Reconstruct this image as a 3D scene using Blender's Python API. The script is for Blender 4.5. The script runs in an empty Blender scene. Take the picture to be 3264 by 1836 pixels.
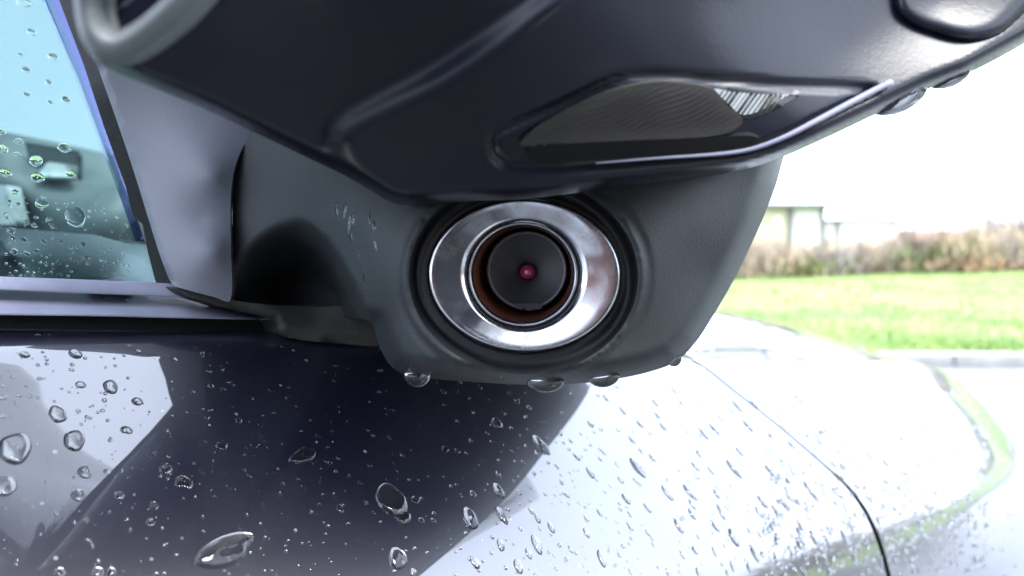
import bpy, bmesh, math, random
import numpy as np
from mathutils import Vector, Matrix
from mathutils.geometry import delaunay_2d_cdt
from mathutils.bvhtree import BVHTree

random.seed(7)
rng = np.random.default_rng(7)
S = bpy.context.scene
COL = S.collection

# ------------------------------------------------------------------ camera
W, H, FPX, HZ = 3264.0, 1836.0, 2513.0, 850.0     # photo size, focal length in its pixels, horizon row
CAMZ = 1.05
PITCH = -math.atan((H / 2 - HZ) / FPX)
cam_d = bpy.data.cameras.new('camera')
cam = bpy.data.objects.new('camera', cam_d)
COL.objects.link(cam)
cam.location = (0, 0, CAMZ)
cam.rotation_euler = (math.pi / 2 + PITCH, 0, 0)
cam_d.sensor_width = 36
cam_d.lens = 36 * FPX / W
cam_d.clip_start = 0.005
cam_d.clip_end = 2000
cam_d.dof.use_dof = True
cam_d.dof.focus_distance = 0.145
cam_d.dof.aperture_fstop = 19
S.camera = cam

# ------------------------------------------------------------------ sky, sun, exposure
SUN_EL, SUN_AZ = math.radians(50), math.radians(125)   # azimuth from +Y towards +X
world = bpy.data.worlds.new('World')
S.world = world
world.use_nodes = True
wn = world.node_tree
wn.nodes.clear()
sky = wn.nodes.new('ShaderNodeTexSky')
sky.sky_type = 'NISHITA'
sky.sun_disc = False
sky.sun_elevation = SUN_EL
sky.sun_rotation = SUN_AZ
sky.air_density = 1.0
sky.dust_density = 2.0
sky.ozone_density = 1.0
# an even overcast layer over the clear sky
wtc = wn.nodes.new('ShaderNodeTexCoord')
wnz = wn.nodes.new('ShaderNodeTexNoise')
wnz.inputs['Scale'].default_value = 2.2
wnz.inputs['Detail'].default_value = 6
wn.links.new(wtc.outputs['Generated'], wnz.inputs['Vector'])
wrp = wn.nodes.new('ShaderNodeValToRGB')
wrp.color_ramp.elements[0].position = 0.3
wrp.color_ramp.elements[0].color = (8.0, 9.3, 12.0, 1)
wrp.color_ramp.elements[1].position = 0.7
wrp.color_ramp.elements[1].color = (10.5, 11.7, 13.6, 1)
wn.links.new(wnz.outputs[0], wrp.inputs[0])
wmx = wn.nodes.new('ShaderNodeMix')
wmx.data_type = 'RGBA'
wmx.inputs[0].default_value = 0.8
wn.links.new(sky.outputs[0], wmx.inputs[6])
wn.links.new(wrp.outputs[0], wmx.inputs[7])
bg = wn.nodes.new('ShaderNodeBackground')
bg.inputs['Strength'].default_value = 0.1
wo = wn.nodes.new('ShaderNodeOutputWorld')
wn.links.new(wmx.outputs[2], bg.inputs[0])
wn.links.new(bg.outputs[0], wo.inputs[0])
sun_d = bpy.data.lights.new('sun', 'SUN')
sun_d.energy = 1.4
sun_d.angle = math.radians(25)
sun_d.color = (1.0, 0.97, 0.93)
sun = bpy.data.objects.new('sun', sun_d)
COL.objects.link(sun)
sv = Vector((math.sin(SUN_AZ) * math.cos(SUN_EL), math.cos(SUN_AZ) * math.cos(SUN_EL), math.sin(SUN_EL)))
sun.rotation_euler = (-sv).to_track_quat('-Z', 'Y').to_euler()
sun.location = (3, 3, 6)
S.view_settings.view_transform = 'Standard'
S.view_settings.look = 'None'
S.view_settings.gamma = 1
S.view_settings.use_curve_mapping = False
S.view_settings.exposure = 2.6
S.render.engine = 'CYCLES'
S.cycles.max_bounces = 10
S.cycles.transparent_max_bounces = 12

# ------------------------------------------------------------------ geometry helpers
FWD = np.array([0, math.cos(PITCH), math.sin(PITCH)])
UP = np.array([0, -math.sin(PITCH), math.cos(PITCH)])
RIGHT = np.array([1.0, 0, 0])
C0 = np.array([0, 0, CAMZ])


def P(px, py, d):
    """the place that lies d metres ahead on the line of sight through (px, py)"""
    return C0 + d * ((px - W / 2) / FPX * RIGHT + (H / 2 - py) / FPX * UP + FWD)


def ray(px, py):
    v = (px - W / 2) / FPX * RIGHT + (H / 2 - py) / FPX * UP + FWD
    return Vector(v).normalized()


# the car's own axes: F along the car, O out of its side, Z up; origin on the belt line under the mirror
TH = math.radians(45)
F = np.array([math.sin(TH), math.cos(TH), 0])
O = np.array([math.cos(TH), -math.sin(TH), 0])
B0 = np.array([-0.05, 0.17, CAMZ])


def car_pt(t, o, z):
    return B0 + t * F + o * O + np.array([0, 0, z])


def belt_d(px):
    u = (px - W / 2) / FPX
    return 0.17 + (0.17 * u + 0.05) / (1 - u)


def belt_z(t):
    return -0.0143 - 0.075 * t - 0.28 * t * t


class TPS:
    """smooth surface through scattered depths"""
    def __init__(self, c, lam=1e-6):
        c = np.array(c, float)
        self.p = c[:, :2] / 1000.0
        n = len(c)
        K = self.phi(np.linalg.norm(self.p[:, None] - self.p[None], axis=2)) + lam * np.eye(n)
        Q = np.hstack([np.ones((n, 1)), self.p])
        A = np.zeros((n + 3, n + 3))
        A[:n, :n] = K
        A[:n, n:] = Q
        A[n:, :n] = Q.T
        self.w = np.linalg.solve(A, np.concatenate([c[:, 2], [0, 0, 0]]))

    @staticmethod
    def phi(r):
        return np.where(r > 1e-9, r * r * np.log(np.maximum(r, 1e-9)), 0)

    def __call__(self, x, y):
        q = np.stack([np.atleast_1d(x), np.atleast_1d(y)], 1) / 1000.0
        K = self.phi(np.linalg.norm(q[:, None] - self.p[None], axis=2))
        n = len(self.p)
        return K @ self.w[:n] + self.w[n] + q @ self.w[n + 1:]


def smooth_line(pts, step, closed=True):
    """Catmull-Rom line through pts, resampled"""
    p = np.array(pts, float)
    n = len(p)
    out = []
    for i in range(n if closed else n - 1):
        a, b = p[i], p[(i + 1) % n]
        q0 = p[(i - 1) % n] if closed or i > 0 else a
        q3 = p[(i + 2) % n] if closed or i + 2 < n else b
        L = np.linalg.norm(b - a)
        k = max(1, int(round(L / step)))
        la = max(np.linalg.norm(a - q0), 1e-6)
        lb = max(np.linalg.norm(q3 - b), 1e-6)
        ma = (b - q0) / (L + la) * L
        mb = (q3 - a) / (L + lb) * L
        for j in range(k):
            s = j / k
            out.append((2 * s**3 - 3 * s**2 + 1) * a + (s**3 - 2 * s**2 + s) * ma + (-2 * s**3 + 3 * s**2) * b + (s**3 - s**2) * mb)
    if not closed:
        out.append(p[-1])
    return np.array(out)


def inside(q, poly):
    x, y = q[:, 0][:, None], q[:, 1][:, None]
    a, b = poly, np.roll(poly, -1, axis=0)
    c = ((a[:, 1] > y) != (b[:, 1] > y))
    dy = np.where(b[:, 1] == a[:, 1], 1e-12, b[:, 1] - a[:, 1])
    xi = (b[:, 0] - a[:, 0]) * (y - a[:, 1]) / dy + a[:, 0]
    return (c & (x < xi)).sum(1) % 2 == 1


def dist_line(q, line, closed=False):
    a = line if closed else line[:-1]
    b = np.roll(line, -1, axis=0) if closed else line[1:]
    best = np.full(len(q), 1e9)
    for i in range(len(a)):
        ab = b[i] - a[i]
        t = np.clip(((q - a[i]) @ ab) / max(ab @ ab, 1e-9), 0, 1)
        best = np.minimum(best, np.linalg.norm(q - (a[i] + t[:, None] * ab), axis=1))
    return best


def tag(o, label=None, cat=None, group=None, kind=None):
    if label: o['label'] = label
    if cat: o['category'] = cat
    if group: o['group'] = group
    if kind: o['kind'] = kind
    return o


def link(name, me, parent=None, mat=None, smooth=True):
    o = bpy.data.objects.new(name, me)
    COL.objects.link(o)
    if mat: me.materials.append(mat)
    if smooth:
        me.polygons.foreach_set('use_smooth', [True] * len(me.polygons))
    if parent:
        o.parent = parent
    return o


def mesh(name, v, f):
    me = bpy.data.meshes.new(name)
    me.from_pydata([tuple(map(float, x)) for x in v], [], [tuple(map(int, x)) for x in f])
    me.update()
    return me


def recalc(me):
    bm = bmesh.new()
    bm.from_mesh(me)
    bmesh.ops.recalc_face_normals(bm, faces=bm.faces)
    bm.to_mesh(me)
    bm.free()


def sheet(name, outline, ctrl, mat, parent, step=16, roll=None, rollw=90, rolld=0.02, back=(0, 0.01, 0),
          holes=(), extra=None, smooth=True, skip_rim=None, curve=True):
    """a shaped shell: outline as seen from behind the mirror, its own depths, thickness along back"""
    ol = smooth_line(outline, step) if curve else smooth_poly(outline, step)
    hl = [np.array(h, float) for h in holes]
    lo, hi = ol.min(0), ol.max(0)
    gx, gy = np.meshgrid(np.arange(lo[0], hi[0], step), np.arange(lo[1], hi[1], step))
    gx[1::2] += step / 2
    q = np.stack([gx.ravel(), gy.ravel()], 1)
    q = q[inside(q, ol)]
    q = q[dist_line(q, ol, True) > step * 0.55]
    for h in hl:
        q = q[~inside(q, h)]
        q = q[dist_line(q, h, True) > step * 0.55]
    vs = [ol] + hl + [q]
    edges, base = [], 0
    for L in [ol] + hl:
        n = len(L)
        edges += [(base + i, base + (i + 1) % n) for i in range(n)]
        base += n
    allv = np.vstack(vs)
    r = delaunay_2d_cdt([Vector(v) for v in allv], edges, [], 0, 1e-4)
    V2 = np.array([(v[0], v[1]) for v in r[0]])
    T = np.array([list(f) for f in r[2]])
    cen = V2[T].mean(1)
    ok = inside(cen, ol)
    for h in hl:
        ok &= ~inside(cen, h)
    T = T[ok]
    f = ctrl if callable(ctrl) else TPS(ctrl)
    d = f(V2[:, 0], V2[:, 1])
    if extra is not None:
        d = d + extra(V2[:, 0], V2[:, 1])
    if roll is not None:
        s = np.clip(1 - dist_line(V2, np.array(roll, float)) / rollw, 0, 1)
        d = d + rolld * (1 - np.sqrt(1 - (0.97 * s) ** 2)) / 0.757
    V3 = np.array([P(x, y, dd) for (x, y), dd in zip(V2, d)])
    n = len(V3)
    # boundary edges
    cnt = {}
    for t in T:
        for i in range(3):
            a, b = t[i], t[(i + 1) % 3]
            cnt.setdefault((min(a, b), max(a, b)), []).append((a, b))
    bd = [e[0] for e in cnt.values() if len(e) == 1]
    bk = np.array(back, float)
    verts = list(V3) + list(V3 + bk)
    faces = [tuple(t) for t in T] + [tuple(n + k for k in t[::-1]) for t in T]
    idx = {}
    for a, b in bd:
        if skip_rim is not None and skip_rim(*V2[a]):
            continue
        ids = []
        for k in (a, b):
            if k not in idx:
                idx[k] = len(verts)
                verts += [V3[k], V3[k] + bk]
            ids.append(idx[k])
        faces.append((ids[1], ids[0], ids[0] + 1, ids[1] + 1))
    me = mesh(name, verts, faces)
    o = link(name, me, parent, mat, smooth)
    # front must look towards the camera
    recalc_front(me, n)
    return o


def recalc_front(me, n):
    me.update()
    p = me.polygons[0]
    c = Vector(p.center) - Vector(C0)
    if p.normal.dot(c) > 0:
        me.flip_normals()


def smooth_poly(pts, step):
    p = np.array(pts, float)
    out = []
    for i in range(len(p)):
        a, b = p[i], p[(i + 1) % len(p)]
        k = max(1, int(round(np.linalg.norm(b - a) / step)))
        out += [a + (b - a) * j / k for j in range(k)]
    return np.array(out)


def ellipse(cx, cy, rx, ry, rot=0.0, n=96):
    a = np.linspace(0, 2 * np.pi, n, endpoint=False)
    x, y = rx * np.cos(a), ry * np.sin(a)
    c, s = math.cos(rot), math.sin(rot)
    return np.stack([cx + x * c - y * s, cy + x * s + y * c], 1)


def rings(name, rs, mat, parent, cap=False, n=96):
    """loft through rings (cx, cy, rx, ry, rot, depth or depth function)"""
    v, f = [], []
    for (cx, cy, rx, ry, rot, d) in rs:
        e = ellipse(cx, cy, rx, ry, rot, n)
        for x, y in e:
            v.append(P(x, y, float(d(x, y)[0]) if callable(d) else d))
    for k in range(len(rs) - 1):
        for i in range(n):
            j = (i + 1) % n
            f.append((k * n + i, k * n + j, (k + 1) * n + j, (k + 1) * n + i))
    if cap:
        b = (len(rs) - 1) * n
        f.append(tuple(b + i for i in range(n)))
    me = mesh(name, v, f)
    o = link(name, me, parent, mat)
    recalc_front(me, 0)
    return o


def tube(name, pts, r, mat, parent, seg=8):
    pts = [Vector([float(c) for c in p]) for p in pts]
    r = [float(q) for q in r] if isinstance(r, (list, tuple, np.ndarray)) else r
    v, f = [], []
    for i, p in enumerate(pts):
        t = (pts[min(i + 1, len(pts) - 1)] - pts[max(i - 1, 0)]).normalized()
        a = t.orthogonal().normalized() if abs(t.z) > 0.95 else t.cross(Vector((0, 0, 1))).normalized()
        b = t.cross(a)
        rr = r[i] if isinstance(r, list) else r
        for k in range(seg):
            an = 2 * math.pi * k / seg
            v.append(p + rr * (math.cos(an) * a + math.sin(an) * b))
    for i in range(len(pts) - 1):
        for k in range(seg):
            j = (k + 1) % seg
            f.append((i * seg + k, i * seg + j, (i + 1) * seg + j, (i + 1) * seg + k))
    f.append(tuple(range(seg))[::-1])
    f.append(tuple((len(pts) - 1) * seg + k for k in range(seg)))
    me = mesh(name, v, f)
    recalc(me)
    return link(name, me, parent, mat)


def grid(name, rows, mat, parent=None, smooth=True):
    m, n = len(rows), len(rows[0])
    v = [p for r in rows for p in r]
    f = [(i * n + j, i * n + j + 1, (i + 1) * n + j + 1, (i + 1) * n + j) for i in range(m - 1) for j in range(n - 1)]
    return link(name, mesh(name, v, f), parent, mat, smooth)


def box(bm, x0, x1, y0, y1, z0, z1):
    vs = [bm.verts.new((x, y, z)) for x in (x0, x1) for y in (y0, y1) for z in (z0, z1)]
    for q in ((0, 1, 3, 2), (4, 6, 7, 5), (0, 4, 5, 1), (2, 3, 7, 6), (0, 2, 6, 4), (1, 5, 7, 3)):
        bm.faces.new([vs[k] for k in q])


def box_obj(name, dims, mat, parent=None, bevel=0):
    bm = bmesh.new()
    box(bm, *dims)
    bmesh.ops.recalc_face_normals(bm, faces=bm.faces)
    if bevel:
        bmesh.ops.bevel(bm, geom=bm.edges[:], offset=bevel, segments=2, affect='EDGES', profile=0.5)
    me = bpy.data.meshes.new(name)
    bm.to_mesh(me)
    bm.free()
    return link(name, me, parent, mat, False)


# ------------------------------------------------------------------ materials
def mat_new(name):
    m = bpy.data.materials.new(name)
    m.use_nodes = True
    nt = m.node_tree
    return m, nt, nt.nodes['Principled BSDF']


def noise(nt, scale, detail=4, rough=0.5, coord='Object'):
    tc = nt.nodes.new('ShaderNodeTexCoord')
    n = nt.nodes.new('ShaderNodeTexNoise')
    n.inputs['Scale'].default_value = scale
    n.inputs['Detail'].default_value = detail
    n.inputs['Roughness'].default_value = rough
    nt.links.new(tc.outputs[coord], n.inputs['Vector'])
    return n


def ramp(nt, src, a, b, ca, cb):
    r = nt.nodes.new('ShaderNodeValToRGB')
    r.color_ramp.elements[0].position = a
    r.color_ramp.elements[0].color = (*ca, 1)
    r.color_ramp.elements[1].position = b
    r.color_ramp.elements[1].color = (*cb, 1)
    nt.links.new(src, r.inputs[0])
    return r


def mix(nt, fac, a, b):
    m = nt.nodes.new('ShaderNodeMix')
    m.data_type = 'RGBA'
    nt.links.new(fac, m.inputs[0])
    for s, v in ((6, a), (7, b)):
        if isinstance(v, tuple):
            m.inputs[s].default_value = (*v, 1)
        else:
            nt.links.new(v, m.inputs[s])
    return m.outputs[2]


def bump(nt, b, src, strength, dist):
    n = nt.nodes.new('ShaderNodeBump')
    n.inputs['Strength'].default_value = strength
    n.inputs['Distance'].default_value = dist
    nt.links.new(src, n.inputs['Height'])
    nt.links.new(n.outputs[0], b.inputs['Normal'])


def plastic(name, col, rough, grain=1400, gs=0.35, gd=0.0002, dust=0.0, dustcol=(0.30, 0.29, 0.27), var=0.25, spec=0.5):
    m, nt, b = mat_new(name)
    n1 = noise(nt, 45, 5, 0.6)
    base = ramp(nt, n1.outputs[0], 0.3, 0.7, tuple(c * (1 - var) for c in col), tuple(c * (1 + var) for c in col)).outputs[0]
    if dust > 0:
        n3 = noise(nt, 900, 3, 0.7)
        r3 = ramp(nt, n3.outputs[0], 0.64, 0.74, (0, 0, 0), (dust,) * 3)
        base = mix(nt, r3.outputs[0], base, dustcol)
    nt.links.new(base, b.inputs['Base Color'])
    r = ramp(nt, n1.outputs[0], 0.3, 0.7, (rough * 0.88,) * 3, (min(1, rough * 1.12),) * 3)
    nt.links.new(r.outputs[0], b.inputs['Roughness'])
    b.inputs['Specular IOR Level'].default_value = spec
    if gs > 0:
        n2 = noise(nt, grain, 2, 0.6)
        bump(nt, b, n2.outputs[0], gs, gd)
    return m


M = {}
M['grain'] = plastic('grained_black_plastic', (0.013, 0.016, 0.0175), 0.55, 2600, 0.5, 0.00016, 0.05, spec=0.38)
M['sail'] = plastic('grained_grey_plastic', (0.092, 0.097, 0.118), 0.5, 2600, 0.45, 0.00014, 0.03, var=0.08)
M['shell'] = plastic('satin_navy_shell', (0.005, 0.006, 0.012), 0.30, 1300, 0.12, 0.0002, 0.0, var=0.12, spec=0.24)
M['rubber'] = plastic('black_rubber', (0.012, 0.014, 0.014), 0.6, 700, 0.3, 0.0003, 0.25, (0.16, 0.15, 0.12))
M['dark_ring'] = plastic('grey_metal_ring', (0.10, 0.10, 0.10), 0.3, 800, 0.1, 0.0001, 0.1)
M['rim_highlight'] = plastic('painted_rim_highlight', (0.11, 0.125, 0.13), 0.6, 1300, 0.3, 0.0002, 0.0, var=0.1)  # paler grey stands in for sky light on the housing's rim
M['recess_shade'] = plastic('recess_shade_black', (0.006, 0.006, 0.006), 0.8, 700, 0.2, 0.0002, 0.15, (0.1, 0.09, 0.08), spec=0.15)  # near-black put in for the shade of recesses and panel gaps
M['gasket'] = plastic('dusty_gasket', (0.018, 0.018, 0.016), 0.7, 700, 0.4, 0.0003, 0.5, (0.10, 0.09, 0.07))
M['dish'] = plastic('smooth_black_plastic', (0.016, 0.017, 0.019), 0.4, 900, 0.12, 0.0002, 0.05)
M['molding'] = plastic('satin_belt_trim', (0.19, 0.195, 0.25), 0.62, 800, 0.1, 0.0002, 0.05, spec=0.15)
M['barrel'] = plastic('matt_black_barrel', (0.014, 0.013, 0.015), 0.5, 900, 0.2, 0.0002, 0.1, (0.1, 0.09, 0.09))
M['cavity'] = plastic('rusty_brown_cavity', (0.11, 0.034, 0.018), 0.5, 400, 0.3, 0.0003, 0.3, (0.08, 0.05, 0.04), 0.4)
M['dash'] = plastic('grey_dashboard', (0.085, 0.10, 0.10), 0.6, 600, 0.3, 0.0004)
M['dash_light'] = plastic('pale_vent_face', (0.26, 0.29, 0.29), 0.5, 600, 0.2, 0.0004)
M['trim_dark'] = plastic('dark_inner_trim', (0.022, 0.030, 0.030), 0.5, 600, 0.3, 0.0004)

# chrome
m, nt, b = mat_new('worn_chrome')
b.inputs['Metallic'].default_value = 1
n = noise(nt, 260, 6, 0.65)
r = ramp(nt, n.outputs[0], 0.42, 0.72, (0.38, 0.39, 0.42), (0.24, 0.23, 0.22))
nt.links.new(r.outputs[0], b.inputs['Base Color'])
r2 = ramp(nt, n.outputs[0], 0.40, 0.75, (0.13,) * 3, (0.36,) * 3)
nt.links.new(r2.outputs[0], b.inputs['Roughness'])
M['chrome'] = m

# lens
m, nt, b = mat_new('red_coated_lens')
b.inputs['Base Color'].default_value = (0.30, 0.02, 0.07, 1)
b.inputs['Roughness'].default_value = 0.05
b.inputs['Coat Weight'].default_value = 1
M['lens'] = m

# navy car paint with grime specks
m, nt, b = mat_new('navy_car_paint')
n0 = noise(nt, 5000, 2, 0.5)
fl = ramp(nt, n0.outputs[0], 0.4, 0.7, (0.003, 0.003, 0.008), (0.007, 0.007, 0.019)).outputs[0]
n1 = noise(nt, 520, 4, 0.75)
n2 = noise(nt, 30, 3, 0.5)
mul = nt.nodes.new('ShaderNodeMath')
mul.operation = 'MULTIPLY'
s1 = ramp(nt, n1.outputs[0], 0.62, 0.78, (0, 0, 0), (0.5,) * 3)
s2 = ramp(nt, n2.outputs[0], 0.38, 0.66, (0.1,) * 3, (1, 1, 1))
nt.links.new(s1.outputs[0], mul.inputs[0])
nt.links.new(s2.outputs[0], mul.inputs[1])
dirt = mix(nt, mul.outputs[0], fl, (0.10, 0.095, 0.088))
tcp = nt.nodes.new('ShaderNodeTexCoord')
vor = nt.nodes.new('ShaderNodeTexVoronoi')
vor.inputs['Scale'].default_value = 420
nt.links.new(tcp.outputs['Object'], vor.inputs['Vector'])
vsz = nt.nodes.new('ShaderNodeSeparateColor')
nt.links.new(vor.outputs['Color'], vsz.inputs[0])
vth = nt.nodes.new('ShaderNodeMath')
vth.operation = 'MULTIPLY'
nt.links.new(vsz.outputs[0], vth.inputs[0])
nt.links.new(vsz.outputs[1], vth.inputs[1])
vt2 = nt.nodes.new('ShaderNodeMath')
vt2.operation = 'MULTIPLY'
nt.links.new(vth.outputs[0], vt2.inputs[0])
vt2.inputs[1].default_value = 0.19
vlt = nt.nodes.new('ShaderNodeMath')
vlt.operation = 'LESS_THAN'
nt.links.new(vor.outputs['Distance'], vlt.inputs[0])
nt.links.new(vt2.outputs[0], vlt.inputs[1])
vm3 = nt.nodes.new('ShaderNodeMath')
vm3.operation = 'MULTIPLY'
nt.links.new(vlt.outputs[0], vm3.inputs[0])
nt.links.new(s2.outputs[0], vm3.inputs[1])
nt.links.new(mix(nt, vm3.outputs[0], dirt, (0.26, 0.25, 0.23)), b.inputs['Base Color'])
b.inputs['Roughness'].default_value = 0.35
b.inputs['Coat Weight'].default_value = 1
b.inputs['Coat Roughness'].default_value = 0.015
b.inputs['Coat IOR'].default_value = 1.9
M['paint'] = m

# water
m, nt, b = mat_new('rain_water')
b.inputs['Base Color'].default_value = (1, 1, 1, 1)
b.inputs['Roughness'].default_value = 0.0
b.inputs['IOR'].default_value = 1.33
b.inputs['Transmission Weight'].default_value = 1
M['water'] = m


def pane(name, tint, ior=1.5):
    m = bpy.data.materials.new(name)
    m.use_nodes = True
    nt = m.node_tree
    nt.nodes.clear()
    o = nt.nodes.new('ShaderNodeOutputMaterial')
    t = nt.nodes.new('ShaderNodeBsdfTransparent')
    t.inputs[0].default_value = (*tint, 1)
    g = nt.nodes.new('ShaderNodeBsdfGlossy')
    g.inputs['Roughness'].default_value = 0.01
    fr = nt.nodes.new('ShaderNodeFresnel')
    gm = nt.nodes.new('ShaderNodeNewGeometry')
    mr = nt.nodes.new('ShaderNodeMapRange')
    mr.inputs['To Min'].default_value = ior
    mr.inputs['To Max'].default_value = 1 / ior
    nt.links.new(gm.outputs['Backfacing'], mr.inputs['Value'])
    nt.links.new(mr.outputs[0], fr.inputs['IOR'])
    mx = nt.nodes.new('ShaderNodeMixShader')
    nt.links.new(fr.outputs[0], mx.inputs[0])
    nt.links.new(t.outputs[0], mx.inputs[1])
    nt.links.new(g.outputs[0], mx.inputs[2])
    nt.links.new(mx.outputs[0], o.inputs[0])
    return m


M['glass'] = pane('teal_window_glass', (0.62, 0.74, 0.74), 1.12)
M['glass_edge'] = pane('violet_glass_band', (0.50, 0.52, 0.74))
M['lens_clear'] = pane('smoked_indicator_lens', (0.40, 0.40, 0.38))
M['amber'] = plastic('smoked_lens_plastic', (0.034, 0.032, 0.029), 0.4, 700, 0.1, 0.0002, spec=0.22)


def simple(name, col, rough=0.8, var=0.3, scale=8, col2=None, bs=0, bd=0.01):
    m, nt, b = mat_new(name)
    n = noise(nt, scale, 5, 0.6)
    c2 = col2 or tuple(c * (1 + var) for c in col)
    r = ramp(nt, n.outputs[0], 0.35, 0.65, tuple(c * (1 - var) for c in col), c2)
    nt.links.new(r.outputs[0], b.inputs['Base Color'])
    b.inputs['Roughness'].default_value = rough
    if bs:
        n2 = noise(nt, scale * 12, 4, 0.6)
        bump(nt, b, n2.outputs[0], bs, bd)
    return m


M['road'] = simple('wet_asphalt_road', (0.055, 0.055, 0.056), 0.22, 0.2, 3, None, 0.12, 0.003)
M['kerb'] = simple('kerb_concrete', (0.19, 0.185, 0.175), 0.75, 0.2, 4, None, 0.3, 0.004)
M['turf'] = simple('verge_turf', (0.105, 0.19, 0.035), 0.9, 0.3, 0.9, (0.19, 0.25, 0.07))
M['blade'] = simple('grass_blades', (0.105, 0.21, 0.030), 0.8, 0.35, 0.7, (0.21, 0.28, 0.075))
M['soil'] = simple('dead_bracken', (0.27, 0.175, 0.10), 0.9, 0.4, 1.5)
M['twig_straw'] = simple('straw_twigs', (0.36, 0.28, 0.18), 0.9, 0.35, 1.2)
M['twig_brown'] = simple('brown_twigs', (0.28, 0.22, 0.17), 0.9, 0.35, 1.2)
M['twig_grey'] = simple('grey_twigs', (0.24, 0.21, 0.20), 0.9, 0.35, 1.2)
M['leaf'] = simple('olive_leaves', (0.12, 0.15, 0.05), 0.8, 0.35, 1.2)
M['render'] = simple('white_render_wall', (0.55, 0.53, 0.50), 0.85, 0.06, 1.0)
M['yellow_wall'] = simple('yellow_brick_wall', (0.36, 0.33, 0.23), 0.85, 0.15, 1.5)
M['roof'] = simple('grey_roof', (0.11, 0.105, 0.10), 0.8, 0.2, 1.0)
M['roof_red'] = simple('faded_red_roof', (0.26, 0.14, 0.11), 0.8, 0.2, 1.0)
M['dark_glass'] = simple('dark_window', (0.05, 0.06, 0.07), 0.15, 0.2, 1.0)
M['hill'] = simple('field', (0.07, 0.09, 0.04), 0.9, 0.3, 0.02)
M['brick'] = simple('brick_wall', (0.20, 0.095, 0.065), 0.85, 0.3, 2.0)

# ------------------------------------------------------------------ setting: road, kerb, verge, hills
KY = 8.5


def rise(x, y):
    s = min(max((y - KY - 0.3) / 12.5, 0), 1)
    s = s * s * (3 - 2 * s)
    return 0.11 + s * (0.42 + 0.033 * x)


rows = []
xs = np.concatenate([np.linspace(-600, -40, 8), np.linspace(-30, 40, 60), np.linspace(50, 600, 8)])
road = grid('road', [[(x, y, 0.0) for x in xs] for y in (-400, -60, -20, -8, -3, 0, 3, 6, KY + 0.2)], M['road'])
tag(road, kind='structure')
ys = np.concatenate([[KY + 0.126], np.linspace(KY + 0.4, 24, 40), [30, 60, 150, 600]])
verge = grid('grass_verge', [[(x, y, rise(max(-12, min(x, 22)), y)) for x in xs] for y in ys], M['turf'])
tag(verge, kind='structure')
hill = grid('hills', [[(x, y, z + 4 * math.sin(x * 0.011)) for x in np.linspace(-900, 900, 40)] for y, z in ((320, -6), (480, 2), (700, 5), (1000, -10))], M['hill'])
tag(hill, kind='structure')

kerb = bpy.data.objects.new('kerb', None)
COL.objects.link(kerb)
kerb.location = (0, KY, 0)
tag(kerb, kind='structure')
kp = None
k0 = (2767 - 1632) / FPX * KY
for i in range(-16, 24):
    if kp is None:
        bm = bmesh.new()
        box(bm, 0.006, 0.908, 0, 0.125, -0.05, 0.105)
        bmesh.ops.recalc_face_normals(bm, faces=bm.faces)
        bmesh.ops.bevel(bm, geom=[e for e in bm.edges], offset=0.012, segments=1, affect='EDGES')
        me = bpy.data.meshes.new('kerb_stone')
        bm.to_mesh(me)
        bm.free()
        me.materials.append(M['kerb'])
        kp = bpy.data.objects.new('kerb_stone', me)
        c = kp
    else:
        c = kp.copy()
    COL.objects.link(c)
    c.parent = kerb
    c.location = (k0 + i * 0.947, random.uniform(-0.004, 0.004), random.uniform(-0.003, 0.003))
    c.scale = (1.03, 1, 1)

# grass blades near the kerb and over the bank
v, f = [], []
for i in range(26000):
    y = KY + 0.16 + (rng.random() ** 1.4) * 12.2
    x = rng.uniform(-2, 9) * (y / KY) * 0.9
    z = rise(x, y)
    h = rng.uniform(0.03, 0.09) * (1 + 0.3 * math.sin(x * 2.1 + y))
    a = rng.uniform(0, math.pi)
    w = 0.012
    dx, dy = math.cos(a) * w, math.sin(a) * w
    lx, ly = rng.normal(0, 0.03, 2)
    k = len(v)
    v += [(x - dx, y - dy, z - 0.01), (x + dx, y + dy, z - 0.01), (x + lx, y + ly, z + h)]
    f.append((k, k + 1, k + 2))
g = link('grass', mesh('grass', v, f), None, M['blade'], False)
tag(g, 'short bright green grass on the bank behind the kerb', 'grass', kind='stuff')


# ------------------------------------------------------------------ hedge, tree, buildings
def twigs(n, cx, cy, z0, w, dep, h, lean=0.25, thick=0.012):
    v, f = [], []
    for _ in range(n):
        bx, by = cx + rng.normal(0, w * 0.42), cy + rng.normal(0, dep * 0.4)
        bz = z0 + rng.uniform(0, 0.72) ** 1.1 * h * rng.uniform(0.5, 1)
        L = rng.uniform(0.25, 0.75) * h * 0.5
        dx, dy = rng.normal(0, lean, 2) * L
        t = thick * rng.uniform(0.5, 1.6)
        a = rng.uniform(0, math.pi)
        ex, ey = math.cos(a) * t, math.sin(a) * t
        k = len(v)
        v += [(bx - ex, by - ey, bz), (bx + ex, by + ey, bz), (bx + dx * 0.5 + ex * 0.7, by + dy * 0.5 + ey * 0.7, bz + L * 0.55),
              (bx + dx * 0.5 - ex * 0.7, by + dy * 0.5 - ey * 0.7, bz + L * 0.55), (bx + dx * 1.2, by + dy * 1.2, bz + L)]
        f += [(k, k + 1, k + 2, k + 3), (k + 3, k + 2, k + 4)]
    return v, f


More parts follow.
